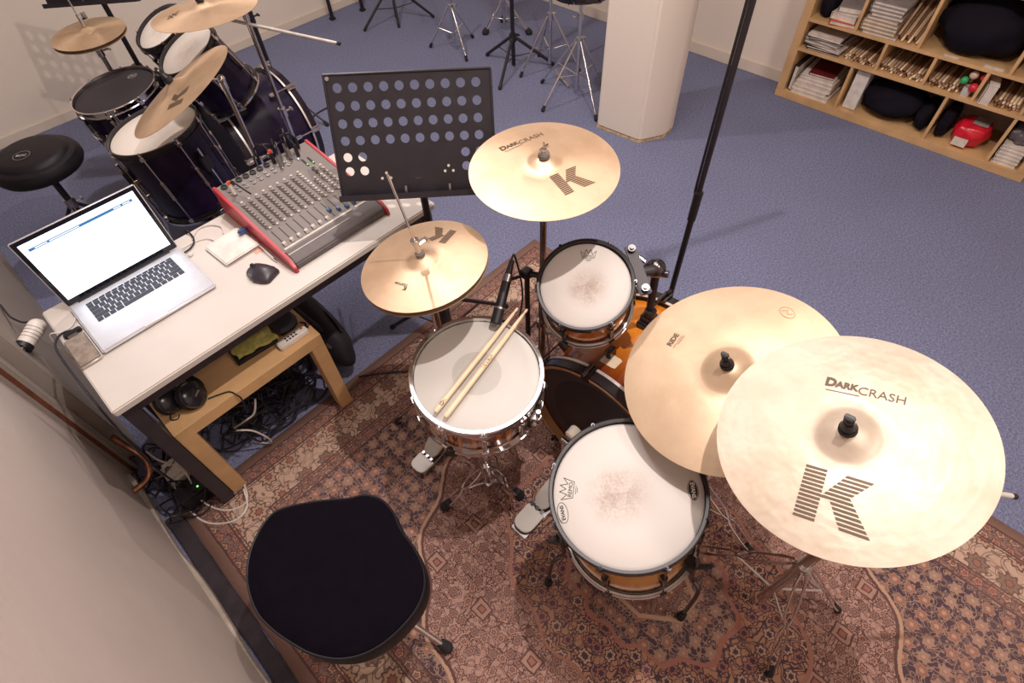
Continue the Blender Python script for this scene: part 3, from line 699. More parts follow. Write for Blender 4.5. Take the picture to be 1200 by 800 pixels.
cym_stand('chrome cymbal stand under the ride cymbal, beside the floor tom', (.91, .112), [(.67, .09, ZR), (.93, -.13, ZR), (1.15, .10, ZR)], rd, .254, hub=.24)
cym_stand('chrome cymbal stand behind the small tom, carrying the crash cymbal', (.972, .845), [(.93, 1.03, ZR), (1.15, .86, ZR), (.86, .695, ZR)], c1, .203, 'grey', hub=.40, mat=pm('smoked_chrome', (.40, .34, .32), .2, 1.))

# hi-hat stand
o = Vector((.604, .954, ZR)); hs = thing('hi_hat_stand', 'chrome hi-hat stand with steel footboard between snare and desk', 'stand', o)
tripod(hs, o, [(.80, .98, ZR), (.44, 1.14, ZR), (.70, 1.12, ZR)], .30, .10, CHROME, rfoot=.014)
tube_part(hs, 'lower_tube', o, (o.x, o.y, .05), (o.x, o.y, .58), .0145, CHROME); tube_part(hs, 'upper_tube', o, (o.x, o.y, .55), (o.x, o.y, .85), .0115, CHROME)
collar(hs, o, (o.x, o.y, .58), .019, .045); collar(hs, o, (o.x, o.y, .83), .021, .03, CHROME, (-1, -.3, 0))
HM = ht.matrix_world; ax_ = HM.to_3x3() @ Vector((0, 0, 1)); b_ = HM @ Vector((0, 0, -.05))
tube_part(hs, 'pull_rod', o, b_, HM @ Vector((0, 0, .285)), .0034, CHROME)
mb = MB(o); mb.cyl(HM @ Vector((0, 0, .030)), HM @ Vector((0, 0, .040)), .013, n=14); mb.build('felt', pm('grey_felt', lin(120, 112, 108), .95), hs)
mb = MB(o); mb.cyl(HM @ Vector((0, 0, .040)), HM @ Vector((0, 0, .078)), .0085, n=12).cyl(HM @ Vector((0, 0, .074)), HM @ Vector((0, 0, .086)), .012, n=12).box((.018, .004, .060), (.026, .006, .018), HM).cyl(HM @ Vector((.0, 0, .06)), HM @ Vector((.03, 0, .06)), .004, n=8).box((.034, .0, .06), (.008, .022, .010), HM); mb.build('clutch', CHROME, hs, bevel=.001)
mb = MB(o); board(mb, (.352, .925, ZR + .026), (.415, .928, ZR + .028), .070, .076, .016); mb.build('heel_plate', BRUSH, hs, bevel=.002)
mb = MB(o); board(mb, (.420, .930, ZR + .032), (.575, .948, ZR + .12), .078, .055, .007); mb.build('footboard', BRUSH, hs, bevel=.0015)
mb = MB(o)
for s in (-1, 0, 1): mb.box((.418, .930 + s * .022, ZR + .030), (.012, .011, .008))
mb.build('hinge', DCHROME, hs)
mb = MB(o)
for s in (-1, 1): mb.tube([(.36, .926 + s * .03, ZR + .004), (.48, .938 + s * .03, ZR + .004), (.60, .952 + s * .02, ZR + .05)], .004, 6, 3)
mb.build('base_frame', CHROME, hs)

# drum throne: saddle seat on a chrome tripod
seat = [(-.214, .794), (-.163, .853), (-.092, .887), (-.04, .871), (.028, .821), (.085, .77), (.123, .743), (.146, .698), (.145, .647), (.129, .592), (.121, .525), (.103, .472), (.072, .436), (.022, .415), (-.053, .414), (-.114, .432), (-.161, .466), (-.197, .517), (-.22, .576), (-.238, .648), (-.24, .715)]
def smooth_loop(p, k=4):
    o_ = []; n = len(p)
    for i in range(n):
        a, b, c, d = [Vector(p[(i + j) % n]) for j in (-1, 0, 1, 2)]
        for s in range(k):
            t_ = s / k; o_.append(.5 * ((2 * b) + (c - a) * t_ + (2 * a - 5 * b + 4 * c - d) * t_ * t_ + (3 * b - a - 3 * c + d) * t_ ** 3))
    return o_
SL = smooth_loop(seat); sc_ = Vector((-.04, .635))
o = Vector((-.035, .63, ZR)); th_ = thing('drum_throne', 'black saddle-shaped drum stool with velour top standing on the rug', 'stool', o)
def rings(lv):
    vs = []; n = len(SL)
    for k, z in lv: vs += [(sc_.x + (q.x - sc_.x) * k, sc_.y + (q.y - sc_.y) * k, z) for q in SL]
    fs = [(j * n + i, j * n + (i + 1) % n, (j + 1) * n + (i + 1) % n, (j + 1) * n + i) for j in range(len(lv) - 1) for i in range(n)]
    return vs, fs
mb = MB(o); mb.add(*rings([(.0, .518), (.4, .520), (.75, .523), (.92, .521), (.975, .514), (.985, .506)])); mb.build('seat_top', SUEDE, th_)
mb = MB(o); mb.add(*rings([(.982, .508), (1.0, .503), (1.012, .490), (1.015, .455), (1.0, .432), (.96, .424), (.0, .424)])); mb.build('seat_side', VINYL, th_)
mb = MB(o); mb.tube([(sc_.x + (q.x - sc_.x) * .992, sc_.y + (q.y - sc_.y) * .992, .5085) for q in SL + SL[:1]], .0035, 6); mb.build('piping', VINYL, th_)
tube_part(th_, 'post', o, (o.x, o.y, .10), (o.x, o.y, .43), .0165, CHROME); collar(th_, o, (o.x, o.y, .30), .024, .05)
tripod(th_, o, [(.034, .404, ZR), (.13, .78, ZR), (-.25, .70, ZR)], .25, .11, CHROME, pair=False, rfoot=.019, rleg=.0085)

# microphone on the snare and its low stand
o = Vector((.865, .815, ZR)); ms = thing('microphone_stand', 'short black microphone stand between crash stand and snare', 'stand', o)
mb = MB(o); mb.cyl((o.x, o.y, ZR), (o.x, o.y, ZR + .014), .085, .08, n=32); mb.build('base', BLACKM, ms, bevel=.003)
tube_part(ms, 'pole', o, (o.x, o.y, ZR + .01), (o.x, o.y, .745), .0085, BLACKM)
mb = MB(o); mb.box((o.x, o.y, .755), (.03, .026, .03)).cyl((o.x - .012, o.y + .02, .755), (o.x + .02, o.y - .035, .755), .010, n=10).cyl((o.x, o.y, .75), (.795, .835, .765), .006, n=8); mb.build('clamp', BLACK, ms, bevel=.003)
a = Vector((.69, .78, .705)); b = Vector((.843, .854, .80)); d = (b - a).normalized()
mic = thing('microphone', 'slim black microphone aimed down at the snare drum', 'microphone', a)
MB(a).cyl(a, a + d * .045, .0165, n=20).cyl(a + d * .045, a + d * .13, .0150, .0135, n=20).build('body', BLACK, mic, bevel=.001)
MB(a).cyl(a + d * .043, a + d * .049, .0170, n=20).build('ring', STEEL, mic)
MB(a).cyl(a + d * .128, a + d * .150, .0138, n=16).build('connector', STEEL, mic)
MB(a).cyl(a + d * .150, a + d * .195, .011, .007, n=14).build('plug', BLACK, mic)
MB(a).tube([b - d * .02, b + d * .03 + Vector((0, 0, -.02)), b + Vector((.04, .0, -.2)), Vector((.90, .93, .3)), Vector((.88, 1.0, ZR + .006)), Vector((.70, 1.20, ZR + .006))], .003, 6, 6).build('lead', BLACK, mic)

# tall boom microphone stand in front of the kick
o = Vector((1.415, .588, ZR)); bs = thing('boom_stand', 'tall black microphone stand rising past the top edge, between tom and pillar', 'stand', o)
tripod(bs, o, feet3(o.x, o.y, .30, .25), .22, .10, BLACKM, pair=False, rfoot=.012, rleg=.008)
tube_part(bs, 'lower_pole', o, (o.x, o.y, .03), (o.x, o.y, .80), .0105, BLACKM); MB(o).cyl((o.x, o.y, .735), (o.x, o.y, .85), .0135, .0145, n=14).build('clutch', BLACK, bs, bevel=.003)
tube_part(bs, 'upper_pole', o, (o.x, o.y, .84), (o.x, o.y, 1.75), .0085, BLACKM)
MB(o).tube([(o.x - .004, o.y + .011, 1.75), (o.x - .004, o.y + .012, 1.4), (o.x - .003, o.y + .013, .95), (o.x - .002, o.y + .0125, .84)], .0042, 8, 3).build('lead', BLACK, bs)
MB(o).ball((o.x, o.y, 1.75), .025, 10).cyl((o.x - .25, o.y + .1, 1.80), (o.x + .35, o.y - .14, 1.72), .008, n=10).build('boom', BLACKM, bs)
# ------------------------------------------------------------------ music stand with a punched plate
def walls_of(fs, nv):
    return [(f[3], f[2], f[2] + nv, f[3] + nv) for f in fs if len(f) == 4 and f[3] == f[0] + 1]
def music_stand(label, TL, TR, BL, pole_xy, feet, holes, lip=.05, z0=0.):
    TL, TR, BL = map(Vector, (TL, TR, BL)); u = (TR - TL); w = u.length; u.normalize(); v = (TL - BL); h = v.length; v = (v - u * v.dot(u)).normalized(); n = u.cross(v)
    o = Vector((pole_xy[0], pole_xy[1], z0)); t = thing('music_stand', label, 'stand', o)
    M_ = Matrix((u, v, n)).transposed().to_4x4(); M_.translation = BL
    # plate as a grid of cells, each with a round hole or solid
    hr, pts = holes; th = .0018; mb = MB(o); vs = []; fs = []
    xs = sorted(set([0, w] + [round(x + s * hr * 1.25, 5) for x, y in pts for s in (-1, 1)])); ys = sorted(set([0, h] + [round(y + s * hr * 1.25, 5) for x, y in pts for s in (-1, 1)]))
    hs_ = {(round(x - hr * 1.25, 5), round(y - hr * 1.25, 5)): (x, y) for x, y in pts}
    for i in range(len(xs) - 1):
        for j in range(len(ys) - 1):
            x0, x1, y0, y1 = xs[i], xs[i + 1], ys[j], ys[j + 1]; c = hs_.get((x0, y0))
            if c:
                k = len(vs); m_ = 24
                for q in range(m_):
                    a = 2 * PI * q / m_; ca, sa = math.cos(a), math.sin(a); f = 1 / max(abs(ca), abs(sa)) * hr * 1.25
                    vs += [(c[0] + ca * f, c[1] + sa * f, 0), (c[0] + ca * hr, c[1] + sa * hr, 0)]
                for q in range(m_): r_ = (q + 1) % m_; fs.append((k + 2 * q, k + 2 * r_, k + 2 * r_ + 1, k + 2 * q + 1))
            else:
                k = len(vs); vs += [(x0, y0, 0), (x1, y0, 0), (x1, y1, 0), (x0, y1, 0)]; fs.append((k, k + 1, k + 2, k + 3))
    nv = len(vs); vs = vs + [(x, y, -th) for x, y, _ in vs]; fs2 = fs + [tuple(i + nv for i in reversed(f)) for f in fs] + walls_of(fs, nv)
    mb.add(vs, fs2, M_); pl = mb.build('plate', BLACKM, t)
    for q in pl.data.polygons: q.use_smooth = False
    mb = MB(o); mb.bb((0, -.004, -.002), (w, .0, lip), M_); mb.bb((0, -.004, lip - .002), (w, .014, lip + .001), M_); mb.build('ledge', BLACKM, t, bevel=.001)
    mb = MB(o)
    for a, b in (((0, 0), (0, h)), ((0, h), (w, h)), ((w, h), (w, 0))): mb.cyl(M_ @ Vector((*a, 0)), M_ @ Vector((*b, 0)), .004, n=8)
    mb.build('rim', BLACKM, t)
    for x, y in ((w * .30, h * .20), (w * .27, h * .155), (w * .325, h * .155), (w * .70, h * .235), (w * .675, h * .19), (w * .728, h * .19)): MB(o).cyl(M_ @ Vector((x, y, -.001)), M_ @ Vector((x, y, .0035)), .0042, n=10).build('rivet', pm('pale_rivet', lin(214, 206, 190), .4, .3), t)
    for x in (w * .42, w * .70): MB(o).box((x, .02, lip * .5 + .002), (.006, .022, .004), M_).build('ledge_clip', STEEL, t)
    MB(o).cyl(M_ @ Vector((.010, h - .010, 0)), M_ @ Vector((.010, h - .010, .006)), .006, n=10).build('rivet', STEEL, t)
    mid = M_ @ Vector((w / 2, h * .17, -.03)); tube_part(t, 'pole', o, (o.x, o.y, z0 + .04), (o.x, o.y, mid.z), .0125, BLACKM); tube_part(t, 'clamp', o, (o.x, o.y, mid.z - .02), M_ @ Vector((w / 2, h * .17, -.002)), .014, BLACKM)
    tripod(t, o, feet, z0 + .30, z0 + .12, BLACKM, pair=False, rfoot=.012, rleg=.0085); return t
w_, h_ = .48, .346
gx = [.034 + i * .0446 for i in range(10)]; rowy = [.311, .262, .214, .166]
H_ = [(x, y) for y in rowy for x in gx]
for y in (.119, .078): H_ += [(x, y) for x in (gx[0], gx[1], gx[8], gx[9])]
music_stand('black music stand with a plate of round holes, behind the mixer end of the desk', (.76, 1.494, 1.182), (1.116, 1.173, 1.168), (.639, 1.383, .877), (.86, 1.27), [(.74, 1.545, 0), (1.17, 1.24, ZR), (.70, 1.03, ZR)], (.0132, H_))

# ------------------------------------------------------------------ desk and what stands on it
DZ = .70
desk = thing('desk', 'long white-topped desk on dark square legs along the rug edge', 'desk', (.36, 1.60, 0)); o = (.36, 1.60, 0)
DESKW = pm('white_laminate', lin(208, 201, 194), .4, 0, .03, 5)
DARKST = pm('dark_frame_paint', lin(52, 46, 52), .45)
MB(o).bb((-.218, 1.335, DZ - .026), (.945, 1.868, DZ)).build('desktop', DESKW, desk, bevel=.004)
mb = MB(o); mb.bb((-.20, 1.352, DZ - .066), (.93, 1.378, DZ - .026)).bb((-.20, 1.825, DZ - .066), (.93, 1.851, DZ - .026)).bb((-.20, 1.378, DZ - .066), (-.174, 1.825, DZ - .026)).bb((.904, 1.378, DZ - .066), (.93, 1.825, DZ - .026)); mb.build('frame', DARKST, desk, bevel=.002)
for x in (-.208, .892):
    for y in (1.350, 1.815): l = MB(o).bb((x, y, .012), (x + .042, y + .042, DZ - .026)).build('leg', DARKST, desk, bevel=.002); MB(o).bb((x + .004, y + .004, 0), (x + .038, y + .038, .013)).build('foot', BLACK, l)

# laptop
ALU = pm('aluminium', lin(214, 214, 220), .42, .35, .04)
lx0, lx1, ly0, ly1 = -.149, .210, 1.544, 1.803; lz = DZ
lt = thing('laptop', 'open silver laptop with a bright white page on its screen, on the desk', 'laptop', (.03, 1.67, lz)); o = (.03, 1.67, lz)
mb = MB(o); mb.bb((lx0, ly0, lz + .003), (lx1, ly1, lz + .016)); bs_ = mb.build('base', ALU, lt, bevel=.005, seg=3)
mb = MB(o)
for x in (lx0 + .02, lx1 - .02):
    for y in (ly0 + .02, ly1 - .02): mb.cyl((x, y, lz), (x, y, lz + .004), .006, n=10)
mb.build('foot', BLACK, bs_)
KEYM = pm('black_keys', lin(34, 30, 46), .5)
kx0, kx1, ky1 = lx0 + .040, lx1 - .040, ly1 - .030; pit = (kx1 - kx0) / 14.5
rows = [(.5, [1.035] * 14), (1, [1] * 13 + [1.5]), (1, [1.5] + [1] * 13), (1, [1.8] + [1] * 11 + [1.7]), (1, [2.3] + [1] * 10 + [2.2]), (1, [1, 1, 1, 1.25, 5, 1.25, 1, 1, 1, 1])]
meshes = {}; y = ky1
for hgt, ks in rows:
    x = kx0; s = (kx1 - kx0) / sum(ks)
    for wd in ks:
        key = (hgt, round(wd * s, 4)); kw = wd * s - .0028; kh = pit * hgt - .0028
        if key not in meshes: k_ = MB().box((0, 0, .0006), (kw, kh, .0012)).build('key', KEYM, bs_); meshes[key] = k_
        else: k_ = copyobj(meshes[key], bs_)
        k_.location = Vector((x + wd * s / 2, y - pit * hgt / 2, lz + .0161)) - Vector(o); x += wd * s
    y -= pit * hgt
mb = MB(o); mb.bb((.0 - .02, ly0 - .0002, lz + .012), (.0 + .05, ly0 + .004, lz + .0164)); mb.build('opening_notch', pm('notch', lin(235, 232, 230), .4), bs_)
th = math.radians(97)
ex = Vector((1, 0, 0)); eu = Vector((0, -math.cos(th), math.sin(th))); en = ex.cross(eu)   # en points to the user (-y)
SM = Matrix((ex, eu, en)).transposed().to_4x4(); SM.translation = Vector((lx0 - .0005, ly1 - .004, lz + .015)); sw = lx1 - lx0 + .001; sh = .243
scn = MB(o).bb((0, .002, -.0065), (sw, sh, 0), SM).build('screen_lid', ALU, lt, bevel=.004, seg=3)
MB(o).bb((.003, .005, 0), (sw - .003, sh - .003, .0006), SM).build('bezel', pm('glossy_black', lin(18, 18, 28), .12), scn, bevel=.0)
def emis(name, col, e):
    m, t, p = base(name); setin(t, p, 'Base Color', (.02, .02, .02)); c = coords(t); n = noi(t, c, 3, 1); setin(t, p, 'Emission Color', mixc(t, n.ss(.2, .9) * .06, col, tuple(q * .9 for q in col))); setin(t, p, 'Emission Strength', e); return m
scr = MB(o).bb((.015, .024, .0006), (sw - .015, sh - .016, .0012), SM).build('screen', emis('screen_page', (.82, .91, 1.0), 2.6), scn)
BLU = emis('screen_blue', lin(60, 130, 190), .9)
def sbar(x0, x1, y0, y1, m, nm): MB(o).bb((x0, y0, .0012), (x1, y1, .0015), SM).build(nm, m, scr)
ty = sh - .043; sbar(.030, .330, ty, ty + .0085, BLU, 'screen_bar'); WHE = emis('screen_white', (.95, .98, 1.), 1.15)
for a, b in ((.046, .080), (.086, .170), (.272, .294), (.300, .322)): 
    MB(o).bb((a, ty + .0025, .0015), (b, ty + .0060, .0017), SM).build('screen_field', WHE, scr)
MB(o).cyl((lx0 + .03, ly1 - .002, lz + .0135), (lx1 - .03, ly1 - .002, lz + .0135), .0065, n=12).build('hinge', BLACK, lt)

# mixer
m0x, m1x, my0, my1, zf_, zb = .413, .800, 1.415, 1.868, .735, .802
mx = thing('mixing_console', 'grey mixing console with red side panels on the desk', 'mixer', (.6, 1.64, DZ)); o = (.6, 1.64, DZ)
RED = pm('red_side', lin(176, 44, 54), .38); PANEL = pm('mixer_panel', lin(122, 114, 110), .55, .1, .05)
def zs(y): return zf_ + (zb - zf_) * (y - my0) / (my1 - my0)
MB(o).prism([(my0 + .055, DZ + .006), (my1 - .004, DZ + .006), (my1 - .004, zb - .002), (my0 + .055, zs(my0 + .055) - .001)], m0x + .012, m1x - .012, Matrix(((0, 0, 1, 0), (1, 0, 0, 0), (0, 1, 0, 0), (0, 0, 0, 1)))).build('panel', PANEL, mx)
for x in (m0x, m1x - .012): MB(o).prism([(my0 - .01, DZ), (my1, DZ), (my1, zb + .004), (my0 + .02, zs(my0) + .006), (my0 - .006, DZ + .02)], x, x + .012, Matrix(((0, 0, 1, 0), (1, 0, 0, 0), (0, 1, 0, 0), (0, 0, 0, 1)))).build('side_panel', RED, mx, bevel=.002)
MB(o).prism([(my0, DZ + .004), (my0 + .056, DZ + .004), (my0 + .056, zs(my0 + .05) + .002), (my0 + .012, zf_ + .002), (my0, DZ + .024)], m0x + .012, m1x - .012, Matrix(((0, 0, 1, 0), (1, 0, 0, 0), (0, 1, 0, 0), (0, 0, 0, 1)))).build('armrest', pm('dark_armrest', lin(92, 84, 84), .55), mx, bevel=.004)
MB(o).bb((m0x + .02, my0 + .060, zs(my0 + .06) - .001), (m1x - .10, my0 + .069, zs(my0 + .065) + .0015)).bb((m1x - .085, my0 + .060, zs(my0 + .06) - .001), (m1x - .02, my0 + .069, zs(my0 + .065) + .0015)).bb((m0x + .016, my0 + .034, zs(my0 + .04) - .0), (m1x - .13, my0 + .0375, zs(my0 + .04) + .0022)).build('scribble_strip', pm('strip_grey', lin(200, 194, 188), .5), mx)
tilt = math.atan2(zb - zf_, my1 - my0); MR = Matrix.Rotation(tilt, 4, 'X')
def on_panel(x, y, dz=0): return Matrix.Translation(Vector((x, y, zs(y) + dz)) - Vector(o)) @ MR
protos = {}
def put(nm, x, y, mat, fn, key=None):
    key = key or nm
    if key not in protos: protos[key] = fn().build(nm, mat, mx, bevel=0); ob = protos[key]
    else: ob = copyobj(protos[key], mx)
    ob.matrix_local = on_panel(x, y)
KN = pm('knob_grey', lin(132, 124, 120), .5); KN2 = pm('knob_pale', lin(190, 182, 176), .5); JACK = pm('jack_nickel', (.55, .53, .52), .3, 1.); XLR = pm('xlr_black', (.02, .02, .022), .4)
knob = lambda: MB().lathe([(.0072, 0), (.0072, .004), (.0052, .0052), (.0048, .012), (.0005, .0122)], 10)
chx = [m0x + .034 + i * .0278 for i in range(12)]
for i, x in enumerate(chx[:11]):
    nk = 10 if i < 9 else 6
    for k in range(nk): put('knob', x, my0 + .184 + k * .0152, KN if (i < 8 and k != 9) else KN2, knob, 'knob' if (i < 8 and k != 9) else 'knob2')
    put('button', x + .006, my0 + .172, KN2, lambda: MB().box((0, 0, .002), (.008, .007, .005)))
    put('fader_slot', x, my0 + .118, BLACK, lambda: MB().box((0, 0, .0), (.0026, .082, .0016)))
    if i < 7: put('xlr_socket', x, my1 - .022, XLR, lambda: MB().lathe([(.0115, 0), (.0115, .004), (.009, .004), (.009, .001), (.0005, .001)], 16))
    if i < 9:
        for dy in (.050, .068): put('jack_socket', x + .003, my1 - dy, JACK, lambda: MB().lathe([(.0065, 0), (.0065, .0035), (.0034, .0035), (.0034, .0005), (.0005, .0005)], 12))
    put('fader_cap', x, my0 + (.083 if i < 7 else (.11, .095, .085, .085)[i - 7]), KN2 if i < 7 else pm('fader_blue', lin(84, 112, 150), .5), lambda: MB().prism([(-.009, 0), (.009, 0), (.006, .009), (0, .006), (-.006, .009)], -.0055, .0055, Matrix(((0, 0, 1, 0), (1, 0, 0, 0), (0, 1, 0, 0), (0, 0, 0, 1)))), 'cap%d' % (i >= 7))
for x in (m1x - .052, m1x - .034): put('fader_cap', x, my0 + .098, pm('fader_red', lin(180, 40, 44), .5), lambda: MB().prism([(-.009, 0), (.009, 0), (.006, .009), (0, .006), (-.006, .009)], -.0055, .0055, Matrix(((0, 0, 1, 0), (1, 0, 0, 0), (0, 1, 0, 0), (0, 0, 0, 1)))), 'capr')
for k in range(6): put('knob', m1x - .050, my0 + .20 + k * .02, KN2, knob, 'knob2'); 
for k in range(4): put('knob', m1x - .075, my0 + .25 + k * .02, KN, knob, 'knob')
for s in range(2): put('level_meter', m1x - .078 + s * .022, my0 + .355 - s * .004, BLACK, lambda: MB().box((0, 0, .001), (.006, .040, .003)))
GREENLED = emis('green_led', (.3, 1., .15), 1.5)
for s in range(2): put('led', m1x - .078 + s * .022, my0 + .340 - s * .004, GREENLED, lambda: MB().box((0, 0, .0028), (.005, .005, .001)))
put('led', m1x - .085, my0 + .385, emis('blue_led', (.4, .5, 1.), 3.), lambda: MB().ball((0, 0, .003), .003, 6), 'bled')
# plugs and leads in the sockets (each plug with its lead is one thing)
def plug(label, x, y, body, ring, pts, group='audio leads plugged into the mixer'):
    z = zs(y); p = Vector((x, y, z)); t = thing('audio_lead', label, 'cable', p, group=group)
    MB(p).cyl(p + Vector((0, 0, .003)), p + Vector((0, .002, .045)), .0072, .0058, n=12).build('plug', body, t)
    if ring: MB(p).cyl(p + Vector((0, .002, .040)), p + Vector((0, .003, .052)), .0062, n=12).build('plug_ring', ring, t)
    MB(p).tube([p + Vector((0, .002, .045))] + [p + Vector(q) for q in pts], .0028, 6, 5).build('lead', body if body == BLACK else BLACK, t)
ORG = pm('orange_ring', lin(226, 84, 44), .5)
plug('black lead with an orange ring, upright in the far row of mixer sockets', chx[7], my1 - .03, BLACK, ORG, [(-.01, .03, .07), (-.02, .09, .02), (-.01, .11, -.08), (0, .12, -.5)], None)
plug('white plug with an orange ring lying at the mixer\'s left end', chx[0] + .008, my1 - .075, WHITE, ORG, [(.01, -.02, .05), (.02, -.05, .035), (.03, -.07, .02)], None)
for k, (x, y) in enumerate(((chx[8], my1 - .03), (chx[8] - .012, my1 - .055), (chx[9], my1 - .05), (chx[7] + .010, my1 - .062), (chx[9] + .004, my1 - .025))):
    plug(('third', 'second', 'fourth', 'leftmost', 'rightmost')[k] + ' steel jack plug in the crowded far row of mixer sockets', x, y, JACK, None, [(.006 * k, .02, .06 + .006 * k), (.02, .07, .04), (.02 + .01 * k, .10, -.03), (.03, .11, -.4)])
plug('black lead looping over the red far corner of the mixer', m1x - .05, my1 - .02, BLACK, None, [(-.02, .01, .065), (-.06, .02, .04), (-.11, .03, .055), (-.13, .06, .01), (-.13, .08, -.4)], None)
plug('chunky dark adapter with a blue light at the far right of the mixer', m1x - .075, my1 - .055, XLR, None, [(.0, .03, .06), (.03, .07, .03), (.04, .10, -.3)], None)

# mouse, drive, stick, pen, note, silver case
mo = thing('computer_mouse', 'dark sculpted computer mouse on the white desk', 'mouse', (.335, 1.483, DZ)); o = (.335, 1.483, DZ)
mb = MB(o); prof = [(-.056, .030, 0), (-.048, .038, .010), (-.03, .041, .020), (0, .038, .024), (.03, .034, .021), (.05, .032, .012), (.058, .026, .004)]
vs = []; fs = []; n_ = 16
Mm = Matrix.Translation((.339, 1.487, DZ + .001)) @ Matrix.Rotation(math.radians(20), 4, 'Z') @ Matrix.Scale(.84, 4)
for y, wd, hh in prof:
    for i in range(n_ + 1):
        a = PI * i / n_; px = -wd * math.cos(a); 
        if px < -wd * .75: px -= .014 * math.exp(-((y + .002) / .030) ** 2)
        vs.append((px, y, max(0, (hh + .012) * math.sin(a) ** .7)))
L = n_ + 1
for j in range(len(prof) - 1):
    for i in range(n_): fs.append((j * L + i, j * L + i + 1, (j + 1) * L + i + 1, (j + 1) * L + i))
fs += [tuple(range(L)), tuple(range((len(prof) - 1) * L, len(prof) * L))]
for j in range(len(prof) - 1): fs.append((j * L, (j + 1) * L, (j + 1) * L + n_, j * L + n_))
mb.add(vs, fs, Mm); mb.build('body', pm('mouse_shell', lin(52, 46, 52), .38), mo, sharp=60)
MB(o).cyl(Mm @ Vector((-.004, .034, .030)), Mm @ Vector((.004, .034, .030)), .010, n=16).build('wheel', RUBBER, mo)
MB(o).box((-.040, .018, .024), (.014, .022, .006), Mm).build('thumb_button', STEEL, mo, bevel=.002)
dr = thing('external_drive', 'slim white disc drive on the desk, against the red mixer side', 'drive', (.345, 1.665, DZ)); o = (.345, 1.665, DZ)
Md = Matrix.Translation((.337, 1.672, DZ)) @ Matrix.Rotation(math.radians(3), 4, 'Z')
MB(o).box((0, 0, .0085), (.128, .135, .015), Md).build('body', pm('white_satin', lin(228, 220, 212), .4), dr, bevel=.004, seg=3)
MB(o).box((0, -.0672, .0085), (.118, .0012, .003), Md).build('disc_slot', BLACK, dr)
MB(o).tube([Md @ Vector((-.02, .067, .008)), Md @ Vector((-.03, .11, .006)), (.26, 1.80, DZ + .004), (.215, 1.795, DZ + .01)], .0022, 6, 6).build('lead', WHITE, dr)
us = MB((.400, 1.690, .728)).box((.3945, 1.690, .728), (.034, .020, .012)).build('usb_stick', pm('blue_plastic', lin(58, 84, 136), .4), bevel=.004); tag(us, 'blue usb stick standing out of the red mixer side', 'usb stick')
pn = thing('pen', 'white ballpoint pen on the desk beside the mixer side', 'pen', (.405, 1.56, DZ)); o = (.405, 1.56, DZ)
a, b = Vector((.4015, 1.612, DZ + .005)), Vector((.3985, 1.495, DZ + .005)); d = (b - a).normalized()
MB(o).cyl(a, a + d * .095, .0042, n=12).build('barrel', WHITE, pn); MB(o).cyl(a + d * .095, b, .0040, .0012, n=12).build('tip', CHROME, pn); MB(o).box(a + d * .02 + Vector((-.004, 0, .003)), (.002, .04, .002)).build('clip', CHROME, pn)
tag(MB((.388, 1.605, DZ)).box((.386, 1.596, DZ + .0008), (.026, .018, .0010)).build('sticky_note', pm('pink_paper', lin(226, 160, 140), .7)), 'small pink sticky note beside the pen on the desk', 'note')
sc0 = thing('portable_drive', 'grey-topped silver portable drive at the desk edge, left of the laptop', 'drive', (-.184, 1.605, DZ)); o = (-.184, 1.605, DZ)
MB(o).bb((-.2165, 1.537, DZ), (-.1525, 1.675, DZ + .011)).build('body', pm('pale_case', lin(206, 198, 190), .35, .3), sc0, bevel=.005, seg=3)
MB(o).bb((-.2135, 1.540, DZ + .011), (-.1555, 1.672, DZ + .0135)).build('top_plate', pm('worn_grey', lin(150, 136, 124), .5, .3, .2, 60), sc0, bevel=.004)
MB(o).bb((-.205, 1.690, DZ), (-.155, 1.71, DZ + .012)).build('plug', BLACK, sc0, bevel=.003)
MB(o).bb((-.197, 1.675, DZ + .003), (-.170, 1.692, DZ + .010)).build('connector', STEEL, sc0)
# cables at the left edge of the desk
def cable(label, pts, r, mat, group=None, k=8, name='cable'):
    c = Vector(pts[0]); ob = MB(c).tube(pts, r, 8, k).build(name, mat); return tag(ob, label, 'cable', group)
CBLK = pm('black_cable', (.014, .012, .018), .5); CWHT = pm('white_cable', lin(206, 198, 190), .5); CGRY = pm('grey_cable', lin(120, 114, 112), .5)
cable('thick black cable from the portable drive hanging down beside the desk end', [(-.165, 1.70, DZ + .008), (-.205, 1.715, DZ + .010), (-.235, 1.69, DZ + .004), (-.243, 1.62, DZ - .01), (-.245, 1.52, DZ - .04), (-.248, 1.42, .60), (-.262, 1.39, .42), (-.275, 1.45, .20), (-.27, 1.50, .03), (-.25, 1.56, .012)], .0034, CBLK)
cable('thin white cable running over the desk corner behind the portable drive', [(-.134, 1.79, DZ + .006), (-.165, 1.735, DZ + .006), (-.200, 1.725, DZ + .006), (-.235, 1.735, DZ - .005), (-.24, 1.74, .45), (-.25, 1.72, .05)], .0022, CWHT)
cable('dark charger cable looping from the laptop towards the purple kit', [(.213, 1.770, DZ + .008), (.238, 1.778, DZ + .006), (.262, 1.80, DZ + .006), (.272, 1.84, DZ + .006), (.268, 1.880, DZ + .004), (.28, 1.935, .58), (.29, 1.95, .1), (.32, 1.98, .006)], .0030, CBLK)
cable('white loop of cable lying on the desk beyond the white drive', [(.262, 1.815, DZ + .004), (.30, 1.85, DZ + .004), (.34, 1.84, DZ + .004), (.362, 1.80, DZ + .004), (.350, 1.762, DZ + .004)], .0022, CWHT)
tag(MB((.222, 1.752, DZ)).box((.222, 1.748, DZ + .006), (.016, .012, .012)).build('adapter_plug', WHITE, bevel=.003), 'tiny white adapter plug beside the laptop corner on the desk', 'plug')

